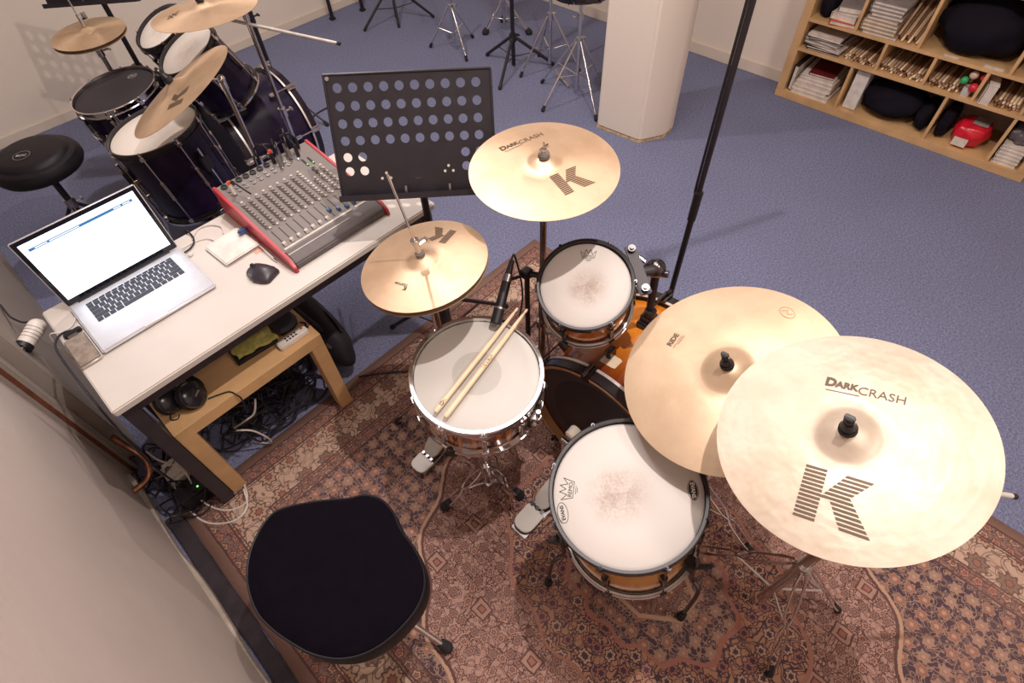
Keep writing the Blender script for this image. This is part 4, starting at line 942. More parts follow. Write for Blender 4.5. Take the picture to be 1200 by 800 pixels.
# ------------------------------------------------------------------ low birch table and its load
LT = thing('side_table', 'low birch side table standing half under the desk', 'table', (.11, 1.64, 0)); o = (.11, 1.64, 0); x0, x1, y0, y1 = -.163, .383, 1.367, 1.915
MB(o).bb((x0, y0, .40), (x1, y1, .45)).build('tabletop', BIRCH, LT, bevel=.0015)
MB(o).bb((x0 + .001, y0 - .0004, .4482), (x1 - .001, y0 + .0006, .4506)).build('edge_strip', pm('edge_line', lin(236, 200, 150), .5), LT)
for x in (x0, x1 - .052):
    for y in (y0, y1 - .052): MB(o).bb((x, y, 0), (x + .052, y + .052, .40)).build('leg', BIRCH, LT, bevel=.0015)
hp = thing('headphones', 'black padded headphones lying folded on the low birch table', 'headphones', (-.075, 1.45, .45)); o = (-.075, 1.45, .45)
for (cx, cy, a) in ((-.102, 1.462, 40), (-.045, 1.425, 40)):
    Mh = Matrix.Translation((cx, cy, .494)) @ Matrix.Rotation(math.radians(a), 4, 'Z') @ Matrix.Rotation(math.radians(62), 4, 'X')
    c_ = MB(o).lathe([(.0005, .020), (.028, .019), (.042, .010), (.045, 0), (.043, -.012), (.032, -.020), (.0005, -.014)], 28, Mh).build('ear_cup', pm('gloss_black', (.016, .014, .02), .22), hp)
    MB(o).lathe([(.036, -.010), (.046, -.012), (.048, -.020), (.042, -.028), (.030, -.024)], 28, Mh).build('ear_pad', VINYL, c_)
    MB(o).box((.0, .0, .0205), (.024, .006, .002), Mh).build('cup_mark', STEEL, c_)
MB(o).tube([(-.135, 1.49, .47), (-.125, 1.53, .49), (-.085, 1.535, .50), (-.035, 1.51, .50), (-.012, 1.46, .49), (-.02, 1.42, .475)], [.008, .011, .013, .013, .011, .008], 10, 5).build('headband', VINYL, hp)
MB(o).tube([(-.02, 1.41, .455), (.01, 1.40, .453), (.04, 1.385, .453), (.05, 1.362, .448), (.055, 1.358, .42), (.045, 1.362, .36)], .0026, 8, 6).build('lead', CBLK, hp)
MB(o).tube([(-.125, 1.455, .455), (-.14, 1.43, .453), (-.125, 1.415, .453), (-.112, 1.425, .453)], .002, 6, 6).build('short_lead', CBLK, hp)
bk = thing('notebook', 'flat black notebook under the green cloth on the low table', 'book', (.19, 1.49, .45)); o = (.19, 1.49, .45)
Mb = Matrix.Translation((.195, 1.515, .45)) @ Matrix.Rotation(math.radians(-4), 4, 'Z'); MB(o).box((0, 0, .013), (.150, .13, .006), Mb).box((0, 0, .0025), (.150, .13, .005), Mb).build('cover', BLACKM, bk, bevel=.001); MB(o).box((.002, .0, .0075), (.142, .124, .007), Mb).build('pages', pm('page_edges', lin(70, 62, 60), .8), bk)
mb = MB((.195, 1.49, .47)); vs = []; fs = []; nx_, ny_ = 22, 16
for j in range(ny_ + 1):
    for i in range(nx_ + 1):
        X = .128 + .142 * i / nx_ + .004 * math.sin(j * .9); Y = 1.462 + .115 * j / ny_ - .022 * (i / nx_) ** 2 + .004 * math.sin(i * .7)
        Z = .4685 + .005 * noise.noise(Vector((X * 30, Y * 45, 0))) + .003 * noise.noise(Vector((X * 90, Y * 60, 2)))
        if j == 0 or i == 0: Z -= .0035
        vs.append((X, Y, max(Z + .003, .4672)))
for j in range(ny_):
    for i in range(nx_): k = j * (nx_ + 1) + i; fs.append((k, k + 1, k + nx_ + 2, k + nx_ + 1))
mb.add(vs, fs); cl = mb.build('cloth', pm('green_terry', lin(182, 176, 100), .95, 0, .2, 70, .7, 350), sharp=180); sd = cl.modifiers.new('t', 'SOLIDIFY'); sd.thickness = .004; sd.offset = 1
tag(cl, 'folded yellow-green terry cloth lying on the black notebook', 'cloth')
rm = thing('power_strip', 'white box with two rows of dark buttons at the front of the low table', 'power strip', (.305, 1.41, .45)); o = (.305, 1.41, .45)
MB(o).box((.305, 1.411, .4625), (.112, .032, .024), None).build('body', WHITE, rm, bevel=.004, seg=3)
b0 = None
for i in range(4):
    for j in range(2):
        if b0 is None: b0 = MB().box((0, 0, .0006), (.007, .006, .0014)).build('button', BLACK, rm); q = b0
        else: q = copyobj(b0, rm)
        q.location = Vector((.283 + i * .012, 1.405 + j * .011, .4745)) - Vector(o)
MB(o).box((.346, 1.415, .4748), (.009, .009, .001)).build('switch', pm('red_dot', lin(200, 90, 70), .5), rm)
dv = thing('black_case', 'black soft zip case behind the white box on the low table', 'case', (.32, 1.50, .45)); o = (.32, 1.50, .45)
mb = MB(o); mb.blob((.320, 1.50, .474), (.088, .13, .044), 3, .10, .35); mb.build('body', pm('nylon', (.014, .012, .018), .6, bmp=.3, bscale=500), dv, sharp=60); MB(o).box((.326, 1.50, .4965), (.008, .006, .0012)).build('tab', WHITE, dv)
MB(o).tube([(.365, 1.46, .455), (.374, 1.44, .458), (.366, 1.43, .456), (.372, 1.42, .455), (.36, 1.435, .455)], .0032, 6, 4).build('cord', CBLK, dv)
# gig bag leaning by the table
gb = thing('gig_bag', 'black zipped bag lying on the carpet beside the low birch table', 'bag', (.48, 1.68, 0)); o = (.48, 1.68, 0)
mb = MB(o); mb.blob((.473, 1.72, .137), (.150, .56, .29), 5, .07, .14); mb.build('body', pm('nylon_bag', (.016, .013, .020), .7, bmp=.3, bscale=400), gb, sharp=60)
MB(o).tube([(.500, 1.50, .235), (.515, 1.60, .25), (.517, 1.75, .255), (.51, 1.90, .25)], .005, 6, 5).build('zip', DCHROME, gb); MB(o).tube([(.455, 1.478, .17), (.475, 1.462, .16), (.478, 1.460, .13), (.46, 1.462, .115)], .0022, 6, 5).build('buckle', CHROME, gb); MB(o).box((.43, 1.50, .215), (.012, .03, .006)).build('zip_pull', STEEL, gb)
MB(o).tube([(.42, 1.95, .22), (.40, 1.88, .33), (.405, 1.75, .37), (.43, 1.62, .30), (.46, 1.53, .22)], .010, 8, 5).build('strap', pm('nylon', (.014, .012, .018), .6), gb)

# ------------------------------------------------------------------ floor clutter under the desk
rnd = random.Random(3); mb = MB((.12, 1.66, 0))
for k in range(64):
    cx, cy = rnd.uniform(-.05, .30), rnd.uniform(1.52, 1.86); r = rnd.uniform(.05, .15); a0 = rnd.uniform(0, 6.28); pts = []
    for i in range(rnd.randint(7, 13)): a = a0 + i * .6; pts.append((min(.39, max(-.14, cx + r * math.cos(a) * rnd.uniform(.8, 1.25))), min(1.93, max(1.47, cy + r * .8 * math.sin(a) * rnd.uniform(.8, 1.2))), .006 + rnd.uniform(0, .07) * (1 if i % 3 else .2)))
    mb.tube(pts, rnd.choice((.003, .0036, .0042)), 5, 4)
tag(mb.build('cable_tangle', pm('tangle_black', lin(40, 36, 46), .5)), 'tangled heap of dark cables on the carpet under the low table', 'cables', kind='stuff')
mb = MB((-.27, 1.6, 0)); rnd = random.Random(9)
for k in range(26):
    cx, cy = rnd.uniform(-.33, -.20), rnd.uniform(1.45, 1.72); r = rnd.uniform(.03, .08); a0 = rnd.uniform(0, 6.28); pts = []
    for i in range(rnd.randint(6, 10)): a = a0 + i * .65; pts.append((max(-.385, cx + r * math.cos(a)), cy + r * math.sin(a), .006 + rnd.uniform(0, .09) * (1 if i % 3 else .2)))
    mb.tube(pts, rnd.choice((.0028, .0034)), 5, 4)
tag(mb.build('cable_tangle', pm('tangle_black2', lin(34, 28, 36), .5)), 'tangled dark cables on the floor between desk leg and left wall', 'cables', kind='stuff')
WL = ('pale cable arching over the white box and round the foot of the desk leg', 'pale cable lying widest out, on the rug corner by the left wall', 'grey cable crossing above the white box behind the desk leg', 'pale cable hanging between desk leg and birch table leg', 'pale cable curving down inside the left leg of the birch table', 'pale end of the headphone lead hanging under the birch table')
for k, pts in enumerate(([(-.30, 1.70, .10), (-.28, 1.60, .14), (-.24, 1.52, .10), (-.26, 1.42, .03), (-.22, 1.33, .008), (-.15, 1.30, .012), (-.12, 1.36, .02)],
        [(-.32, 1.66, .08), (-.30, 1.55, .05), (-.31, 1.44, .02), (-.29, 1.34, .008), (-.22, 1.27, .012), (-.16, 1.28, .012), (-.13, 1.34, .03)],
        [(-.35, 1.62, .05), (-.30, 1.56, .10), (-.24, 1.56, .13), (-.20, 1.60, .14), (-.18, 1.70, .10)],
        [(-.21, 1.62, .36), (-.19, 1.55, .33), (-.185, 1.47, .24), (-.186, 1.42, .18), (-.18, 1.44, .06)],
        [(-.02, 1.46, .18), (.02, 1.43, .16), (.045, 1.42, .08), (.04, 1.44, .02), (.0, 1.50, .01)],
        [(.09, 1.40, .33), (.06, 1.41, .26), (.02, 1.44, .22), (-.02, 1.50, .15)])):
    cable(WL[k], pts, .0036, CWHT if k != 2 else CGRY, 'pale cables around the desk leg')
rt = thing('router', 'white box with rounded edges among cables behind the desk leg', 'adapter', (-.262, 1.565, 0)); o = (-.262, 1.565, 0)
MB(o).box((-.262, 1.575, .06), (.085, .10, .05), None).build('body', WHITE, rt, bevel=.012, seg=3); MB(o).box((-.262, 1.575, .018), (.07, .08, .036)).build('stand', CGRY, rt)
bx = thing('power_box', 'black box with a small green light on the floor by the desk leg', 'adapter', (-.255, 1.455, 0)); o = (-.255, 1.455, 0)
MB(o).box((-.262, 1.460, .035), (.10, .085, .07)).build('body', BLACK, bx, bevel=.006); MB(o).box((-.238, 1.448, .0706), (.006, .006, .002)).build('led', emis('led_green', (.25, 1., .2), 2.), bx)
cp = MB((-.34, 1.62, 0)); cp.tube([(-.335, 1.71, .25), (-.330, 1.70, .21), (-.325, 1.69, .18), (-.315, 1.66, .150), (-.312, 1.62, .135), (-.330, 1.585, .12), (-.36, 1.575, .11), (-.398, 1.572, .11)], .011, 12, 4)
tag(cp.build('copper_pipe', pm('copper', (.42, .20, .12), .32, 1., .25, 40)), 'bent copper pipe stub coming down beside the left wall corner', 'pipe')
pi = MB((-.387, 1.752, 0)); pi.cyl((-.384, 1.750, 0), (-.384, 1.750, CH), .0125, n=14); tag(pi.build('heating_pipe', pm('brown_pipe_paint', lin(112, 66, 48), .45, .2, .2, 30)), 'brown vertical heating pipe at the corner of the left wall', 'pipe')
# radiator valve
rv = thing('radiator_valve', 'white thermostat head on a nickel radiator valve left of the desk', 'valve', (-.30, 1.87, .62)); o = (-.30, 1.87, .62)
a = Vector((-.262, 1.925, .625)); b = Vector((-.325, 1.872, .62)); d = (a - b).normalized()
hd = MB(o).cyl(b + d * .012, a, .023, .026, n=24).ball(a, .026, 10, (1, 1, 1)).build('thermostat_head', WHITE, rv)
for i in range(4):
    MB(o).cyl(a - d * (.012 + .012 * i) , a - d * (.0132 + .012 * i), .0266 - .0005 * i, n=24).build('vent_slit', CGRY, hd)
MB(o).cyl(b - d * .002, b + d * .013, .0255, n=24).build('cap_ring', BLACK, rv)
MB(o).cyl(b - d * .045, b, .014, n=14).cyl(b - d * .03 + Vector((-.03, .0, .0)), b - d * .03 + Vector((.02, 0, .0)), .012, n=6).build('valve_body', CHROME, rv)
MB(o).tube([b - d * .04, b - d * .055 + Vector((0, -.008, -.005)), b - d * .06 + Vector((-.012, -.022, -.03)), b - d * .06 + Vector((-.05, -.03, -.05)), b - d * .06 + Vector((-.14, -.04, -.06))], .015, 12, 5).build('elbow', pm('old_pipe', lin(96, 84, 76), .5, .5), rv)
cable('thin black cable crossing the grey panel above the radiator valve', [(-.318, 2.16, .60), (-.31, 2.06, .62), (-.30, 2.0, .64), (-.285, 1.96, .64), (-.265, 1.94, .64)], .0032, CBLK)
# ------------------------------------------------------------------ the dark purple kit behind
def plum():
    m, t, p = base('plum_lacquer'); c = coords(t); n = noi(t, c, 14, 3); setin(t, p, 'Base Color', mixc(t, n.ss(.3, .8), lin(24, 18, 40), lin(40, 26, 56))); setin(t, p, 'Roughness', .24); setin(t, p, 'Specular IOR Level', .3); return m
PLUM = plum(); GR = 'dark purple kit'
WH2 = head_mat('coated_head', lin(232, 222, 212), .35, (.0, .0), .09)
BH2 = head_mat('black_head', lin(46, 40, 46), 0)
sn2 = drum('snare_drum', 'dark snare drum with black head and chrome hoops, beside the far round stool', (.502, 3.008, .72), (-.10, .03, .994), .181, .14, PLUM, BH2, CHROME, 8, CHROME, 'flange', .2, strainer=(.1, -2.0))
decal('oval_print', merge2d((polyline2d(oval(.020, .020, 24), .003, True), 0, 0), (polyline2d([(-.014, -.01), (-.004, .012), (.004, -.008), (.014, .010)], .004), 0, 0), (polyline2d([(-.014, .004), (.014, -.004)], .003), 0, 0)), (.11, .05), math.radians(-40), flat(.0008), pm('grey_print', lin(150, 146, 146), .6), sn2)
ft2 = drum('floor_tom', 'dark purple floor tom partly covered by a tilted ride cymbal', (.473, 2.54, .73), (-.10, .06, .99), .180, .34, PLUM, WH2, HOOPB, 8, CHROME, 'flange', .1)
bd_ = MB(); bd_.lathe([(.188, -.344), (.1955, -.3425), (.1955, -.352), (.188, -.354)], 72, close=True).build('hoop_bead', CHROME, ft2)
Mi = ft2.matrix_world.inverted()
for a in (170, 290, 50):
    d = Vector((math.cos(math.radians(a)), math.sin(math.radians(a)), 0)); n_ = ft2.matrix_world; p0 = n_ @ (d * .200 + Vector((0, 0, -.06))); p1 = n_ @ (d * .200 + Vector((0, 0, -.36))); p2 = Vector((p1.x + d.x * .04, p1.y + d.y * .04, .18)); p3 = Vector((p2.x, p2.y, .012))
    l = MB().tube([Mi @ q for q in (p0, p1, p2, p3)], .006, 8, 4).build('leg', CHROME, ft2); MB().cyl(Mi @ (p3 + Vector((0, 0, .03))), Mi @ (p3 - Vector((0, 0, .012))), .012, n=10).build('rubber_foot', RUBBER, l)
    MB().box((.192, 0, -.13), (.032, .045, .07), Matrix.Rotation(math.radians(a), 4, 'Z')).build('leg_bracket', BLACKM, ft2, bevel=.004)
tb2 = drum('tom_drum', 'nearer purple rack tom with white head above the purple bass drum', (.815, 2.80, .85), (-.40, .06, .915), .140, .25, PLUM, WH2, HOOPB, 6, CHROME, 'flange', .3)
MB().lathe([(.1475, -.254), (.155, -.2525), (.155, -.262), (.1475, -.264)], 72, close=True).build('hoop_bead', CHROME, tb2)
ta2 = drum('tom_drum', 'farther purple rack tom with white head, half under the crash cymbal', (.84, 3.11, .85), (-.40, .0, .917), .125, .20, PLUM, WH2, HOOPB, 6, CHROME, 'flange', .1)
k2c = Vector((.80, 2.93, .292)); k2M = Matrix.Translation(k2c) @ Matrix.Rotation(math.radians(-90), 4, 'Y')
kick2 = thing('bass_drum', 'dark purple bass drum of the kit behind the desk', 'drum', M=k2M)
kick_parts(kick2, .268, .42, PLUM, pm('plum_hoop', lin(30, 22, 36), .2), pm('silver_bead', (.75, .71, .68), .3, 1.), HOOPB, dark_head(), clawm=CHROME)
Ki2 = k2M.inverted()
def k2add(nm, mat, fn, bevel=0):
    mb = MB(); fn(mb); mb.v = [Ki2 @ v for v in mb.v]; return mb.build(nm, mat, kick2, bevel=bevel)
k2add('holder_base', BLACKM, lambda mb: mb.box((1.0, 2.95, .572), (.10, .09, .04)), .006)
k2add('holder_post', CHROME, lambda mb: mb.cyl((1.0, 2.95, .56), (1.0, 2.95, .80), .011, n=12))
k2add('holder_arm', BLACKM, lambda mb: mb.cyl((1.0, 2.95, .80), (.955, 2.87, .77), .011, n=10).cyl((1.0, 2.95, .79), (.955, 3.05, .78), .011, n=10).ball((1.0, 2.95, .79), .024, 10))
for s in (-1, 1):
    k2add('spur', CHROME, lambda mb, s=s: mb.cyl((1.12, 2.93 + s * .235, .20), (1.24, 2.93 + s * .36, .015), .007, n=10))
    k2add('spur_foot', RUBBER, lambda mb, s=s: mb.ball((1.24, 2.93 + s * .36, .0125), .0125, 8))
h2c, h2n = (.581, 3.266, .872), (-.03, -.02, .999)
hb2, _ = cymbal('hi_hat_cymbal', 'lower hi-hat cymbal of the purple kit, hidden under the upper one', Vector(h2c) - Vector((0, 0, .016)), h2n, .159, BRONZED, flip=True)
ht2, zf = cymbal('hi_hat_cymbal', 'brown bronze hi-hat cymbal at the top left, in front of the far wall', h2c, h2n, .160, BRONZED)
c2, zf = cymbal('crash_cymbal', 'bronze crash cymbal cut by the top edge, above the purple kit', (.858, 2.504, 1.068), (0, .075, .997), .2032, BRONZE)
scr_ = merge2d((polyline2d([(-.03, 0), (.035, .004)], .006), 0, 0), (polyline2d([(-.02, -.014), (-.002, .016)], .006), 0, 0), (polyline2d([(.0, -.015), (.014, .016)], .006), 0, 0), (polyline2d([(-.014, .012), (.012, -.012)], .004), 0, 0))
decal('ink_mark', scr_, (-.105, .045), math.radians(25), zf, INK, c2, 1)
r2, zf = cymbal('ride_cymbal', 'steeply tilted ride cymbal hanging over the purple floor tom', (.562, 2.221, .968), (-.347, .277, .896), .2286, BRONZED)
decal('ink_mark', klogo(.075), (-.035, -.115), math.radians(40), zf, INK, r2, 1)
cym_stand('chrome stand with a long pale boom arm, carrying the cut crash cymbal', (1.03, 2.56), feet3(1.03, 2.56, .26, -1.57, 0.), c2, .2032, boom=((.92, 2.45, 1.03), (1.115, 2.02, .995)), hub=.30, z0=0.)
cym_stand('chrome stand beside the purple floor tom, carrying the tilted ride', (.74, 2.30), feet3(.74, 2.30, .26, .9, 0.), r2, .2286, hub=.30, z0=0.)
# hi-hat stand of the far kit
o = Vector((.581, 3.266, 0)); hs = thing('hi_hat_stand', 'hi-hat stand behind the far black-headed snare drum', 'stand', o)
tripod(hs, o, feet3(o.x, o.y + .06, .26, .9, 0.), .30, .10, CHROME)
tube_part(hs, 'lower_tube', o, (o.x, o.y, .05), (o.x, o.y, .60), .0135, STEEL); tube_part(hs, 'upper_tube', o, (o.x, o.y, .58), (o.x, o.y, .815), .0105, STEEL); collar(hs, o, (o.x, o.y, .79), .017, .04); collar(hs, o, (o.x, o.y, .62), .018, .05)
tube_part(hs, 'pull_rod', o, (o.x, o.y, .80), (o.x, o.y, 1.17), .0034, CHROME)
mb = MB(o); mb.cyl((o.x, o.y, .90), (o.x, o.y, .95), .008, n=12).box((o.x + .022, o.y, .94), (.02, .007, .026)).box((o.x + .012, o.y, .93), (.02, .007, .007)); mb.build('clutch', CHROME, hs)
# black boom stand by the far snare, and black pole behind the purple kick
o = Vector((1.42, 3.46, 0)); t = thing('microphone_stand', 'thin black pole standing behind the purple bass drum', 'stand', o); tripod(t, o, feet3(o.x, o.y, .3, .9, 0.), .22, .12, BLACKM, pair=False); tube_part(t, 'pole', o, (o.x, o.y, .04), (o.x, o.y, 1.4), .012, BLACKM); collar(t, o, (o.x, o.y, .62), .017, .06, BLACKM)
# perforated stand at the top left whose shadow falls on the wall
hx = [(.042 + i * .0575, .078 + j * .052) for i in range(7) for j in range(4)]
t = music_stand('dark music stand at the top left corner, only its bottom edge in view', (.605, 3.66, 1.17), (.926, 3.378, 1.17), (.552, 3.60, .91), (.74, 3.43), [(.74, 3.72, 0), (.47, 3.44, 0), (.98, 3.36, 0)], (.0165, hx), z0=0.)
o = Vector((.74, 3.43, 0)); MB(o).cyl((o.x - .01, o.y, .50), (o.x - .01, o.y, .62), .028, n=12).cyl((o.x, o.y, .58), (o.x + .16, o.y - .04, .50), .014, n=10).cyl((o.x, o.y, .52), (o.x - .18, o.y + .03, .60), .012, n=10).build('brace', BLACKM, t)
# round stool
o = Vector((.075, 3.11, .02)); t = thing('drum_throne', 'round black drum stool with a ring emblem at the left edge', 'stool', o)
MB(o).lathe([(.0005, .568), (.118, .567), (.138, .562), (.148, .553), (.153, .545), (.160, .544), (.175, .537), (.186, .515), (.186, .494), (.176, .478), (.155, .470), (.0005, .470)], 56, Matrix.Translation(o)).build('seat', VINYL, t)
em = merge2d((polyline2d(oval(.034, .034, 36), .004, True), 0, 0), (text2d('ROC', .021, .0010), -.001, .0)); 
de = decal('emblem', em, (0, 0), math.radians(-38), flat(.5695), pm('silver_print', lin(170, 164, 162), .5), t)
de.location = (-.035, -.02, 0)
tube_part(t, 'post', o, (o.x, o.y, .1), (o.x, o.y, .475), .015, BLACKM); collar(t, o, (o.x, o.y, .30), .024, .05, STEEL); tripod(t, o, feet3(o.x, o.y, .24, .3, 0.), .28, .10, BLACKM, pair=False, rleg=.009)

# ------------------------------------------------------------------ stands along the top edge
o = Vector((2.86, 2.784, 0)); t = thing('microphone_stand', 'black tripod stand standing alone on the carpet at top centre', 'stand', o)
tripod(t, o, [(2.568, 2.637, 0), (3.046, 2.575, 0), (2.85, 3.04, 0)], .20, .07, BLACKM, pair=False, rleg=.011, rfoot=.014); tube_part(t, 'pole', o, (o.x, o.y, .015), (o.x, o.y, 1.3), .014, BLACKM); collar(t, o, (o.x, o.y, .20), .026, .05, BLACKM)
def plain_stand(label, xy, feet, hub, top, mat=CHROME, pair=False, rf=.012, name='drum_stand'):
    o = Vector((xy[0], xy[1], 0)); t = thing(name, label, 'stand', o); tripod(t, o, feet, hub, hub * .4, mat, pair=pair, rfoot=rf, rleg=.0065)
    tube_part(t, 'lower_tube', o, (o.x, o.y, .05), (o.x, o.y, hub + .15), .012, mat); tube_part(t, 'upper_tube', o, (o.x, o.y, hub + .12), (o.x, o.y, top), .009, mat); collar(t, o, (o.x, o.y, hub), .020, .04, mat); collar(t, o, (o.x, o.y, hub + .14), .017, .04, mat, (-1, .4, 0)); return t, o
t, o = plain_stand('chrome tripod stand left of the white pillar, under a dark drum', (2.83, 2.185), [(2.546, 2.23, 0), (2.81, 2.47, 0), (2.68, 1.90, 0), (3.03, 2.12, 0)], .36, .60)
for a in (.3, 2.4, 4.5): MB(o).tube([(o.x, o.y, .59), (o.x + .15 * math.cos(a), o.y + .15 * math.sin(a), .615), (o.x + .185 * math.cos(a), o.y + .185 * math.sin(a), .66)], .006, 6, 3).build('basket_arm', CHROME, t)
drum('snare_drum', 'dark drum at the top edge beside the white pillar', (2.83, 2.185, .765), (0, .05, 1), .165, .13, pm('dark_shell', lin(48, 42, 46), .3), BH2, DCHROME, 6, DCHROME, 'flange', .2)
t, o = plain_stand('second chrome stand, behind the one beside the pillar', (2.98, 2.55), [(2.78, 2.64, 0), (3.10, 2.38, 0), (3.08, 2.74, 0)], .36, .80)
MB(o).cyl((o.x - .06, o.y - .1, .06), (o.x - .10, o.y - .26, .012), .008, n=8).build('pedal_link', CHROME, t)
t, o = plain_stand('chrome stand with two black grips, left of the black tripod', (2.76, 3.29), [(2.671, 3.466, 0), (2.697, 3.101, 0), (2.979, 3.328, 0)], .30, .75)
for dx in (-.05, .05): MB(o).cyl((2.70 + dx * .4, 3.34 - dx, .40), (2.72 + dx * .4, 3.36 - dx, .50), .016, n=10).build('grip', RUBBER, t)
t, o = plain_stand('chrome stool base with thick rubber feet behind the black tripod', (3.22, 3.22), [(3.091, 3.302, 0), (3.303, 3.039, 0), (3.33, 3.34, 0)], .22, .55, pair=True, rf=.026, name='stool_base')
MB(o).lathe([(.0005, .60), (.13, .60), (.155, .585), (.158, .56), (.13, .545), (.0005, .545)], 40, Matrix.Translation(o)).build('seat', VINYL, t)
o = Vector((2.80, 4.02, 0)); t = thing('microphone_stand', 'black tripod stand by the far wall, three legs at the top edge', 'stand', o); tripod(t, o, [(2.521, 4.082, 0), (2.736, 4.06 - .14, 0), (3.028, 3.838, 0)], .26, .10, BLACKM, pair=False, rleg=.010); tube_part(t, 'pole', o, (o.x, o.y, .03), (o.x, o.y, 1.2), .012, BLACKM)
for q, lab in (((2.485, 4.47), 'nearer-left black post against the far wall at the top edge'), ((2.747, 4.41), 'second black post against the far wall, right of the first')):
    o = Vector((q[0], q[1], 0)); t = thing('keyboard_stand', lab, 'stand', o); tube_part(t, 'post', o, (o.x, o.y, .014), (o.x, o.y, .9), .015, BLACKM); MB(o).box((o.x, o.y, .009), (.045, .04, .018)).build('foot', RUBBER, t, bevel=.004)
cable('black cable lying on the carpet between the purple kit and the music stand', [(1.22, 3.05, .006), (1.34, 3.16, .006), (1.42, 3.26, .006), (1.55, 3.35, .006), (1.72, 3.36, .006)], .005, CBLK)
cable('black cable along the rug edge past the hi-hat stand', [(.47, 1.44, .012), (.52, 1.40, .014), (.60, 1.33, .014), (.68, 1.24, .014), (.72, 1.14, .014)], .004, CBLK)

# ------------------------------------------------------------------ bookcase and what it holds
BX, BD, BY0, BY1 = 3.67, .37, -.215, 1.211
bc = thing('bookcase', 'birch cube bookcase against the right-hand wall, full of books and bags', 'bookcase', (BX, .5, 0)); o = (BX, .5, 0)
for y in (BY1 - .048, BY0): MB(o).bb((BX, y, .046), (BX + BD, y + .048, 1.45)).build('side_panel', BIRCH, bc, bevel=.002)
MB(o).bb((BX, BY0, 0), (BX + BD, BY1, .046)).build('bottom_panel', BIRCH, bc, bevel=.002); MB(o).bb((BX, BY0, 1.45), (BX + BD, BY1, 1.50)).build('top_panel', BIRCH, bc, bevel=.002)
MB(o).bb((BX + BD - .01, BY0 + .01, .02), (BX + BD, BY1 - .01, 1.48)).build('back_panel', pm('shelf_back', lin(196, 180, 166), .7), bc)
yi0, yi1 = BY0 + .048, BY1 - .048
for z in (.296, .462, .79, 1.12): MB(o).bb((BX + .001, yi0, z), (BX + BD - .01, yi1, z + .018)).build('shelf', BIRCH, bc, bevel=.001)
for y, z0_, z1_ in ((.830, .046, .296), (.314, .046, .296), (-.02, .046, .296), (.713, .314, .462), (.458, .314, .462), (.205, .314, .462), (-.02, .314, .462), (.900, .48, .79), (.564, .48, .79), (.124, .48, .79)): MB(o).bb((BX + .002, y - .008, z0_), (BX + BD - .01, y + .008, z1_)).build('divider', BIRCH, bc, bevel=.001)
rnd = random.Random(11)
ORD = ('lowest', 'second', 'third', 'fourth', 'fifth', 'sixth', 'seventh', 'eighth', 'ninth')
PAP = pm('paper', lin(216, 204, 190), .8); COVS = [pm('cover_%s' % n, lin(*c), .5) for n, c in (('white', (222, 210, 198)), ('grey', (150, 140, 136)), ('dark', (40, 34, 42)), ('orange', (196, 96, 60)), ('wine', (104, 26, 36)), ('tan', (176, 150, 120)))]
def book(label, c, d, cov, rot=0., group=None, page=PAP):
    """flat-lying book: covers, spine and page block; c = base centre, d = (depth x, width y, thickness)"""
    M_ = Matrix.Translation(c) @ Matrix.Rotation(rot, 4, 'Z'); t = thing('book', label, 'book', c, group=group); oo = c; k = min(.003, d[2] * .18)
    MB(oo).box((0, 0, k / 2), (d[0], d[1], k), M_).box((0, 0, d[2] - k / 2), (d[0], d[1], k), M_).box((0, d[1] / 2 - k / 2, d[2] / 2), (d[0], k, d[2]), M_).build('cover', cov, t); MB(oo).box((-.001 * 0, -k, d[2] / 2), (d[0] - .006, d[1] - 2 * k - .002, d[2] - 2 * k), M_).build('pages', page, t); return t
# bottom left: pale pile with a wine-red book on top
z = .046
for k, (th_, ww) in enumerate(((.026, .235), (.022, .22), (.030, .225), (.020, .21), (.018, .20))):
    book(ORD[k] + ' pale thick book from the bottom in the lowest left shelf cell', (BX + .15 + .004 * k, 1.01 + rnd.uniform(-.012, .012), z), (.27, ww, th_), COVS[0], rnd.uniform(-.12, .12), 'pale books in the lowest left cell'); z += th_ + .0005
book('wine-red book lying on top of the pale pile in the lowest left cell', (BX + .155, 1.000, z), (.21, .150, .014), COVS[4], .1)
book('dark folder leaning beside the pale pile, at the lowest left cell wall', (BX + .15, 1.143, .047), (.24, .026, .15), COVS[2])
# second row, left: grey magazines
z = .314
for k in range(7):
    th_ = rnd.uniform(.008, .016); book(ORD[k] + ' magazine from the bottom of the grey pile in the second row', (BX + .14, 1.04 + rnd.uniform(-.02, .02), z), (.25, .20 + rnd.uniform(-.02, .02), th_), rnd.choice(COVS[:3]), rnd.uniform(-.12, .12), 'magazines in the second row'); z += th_ + .0005
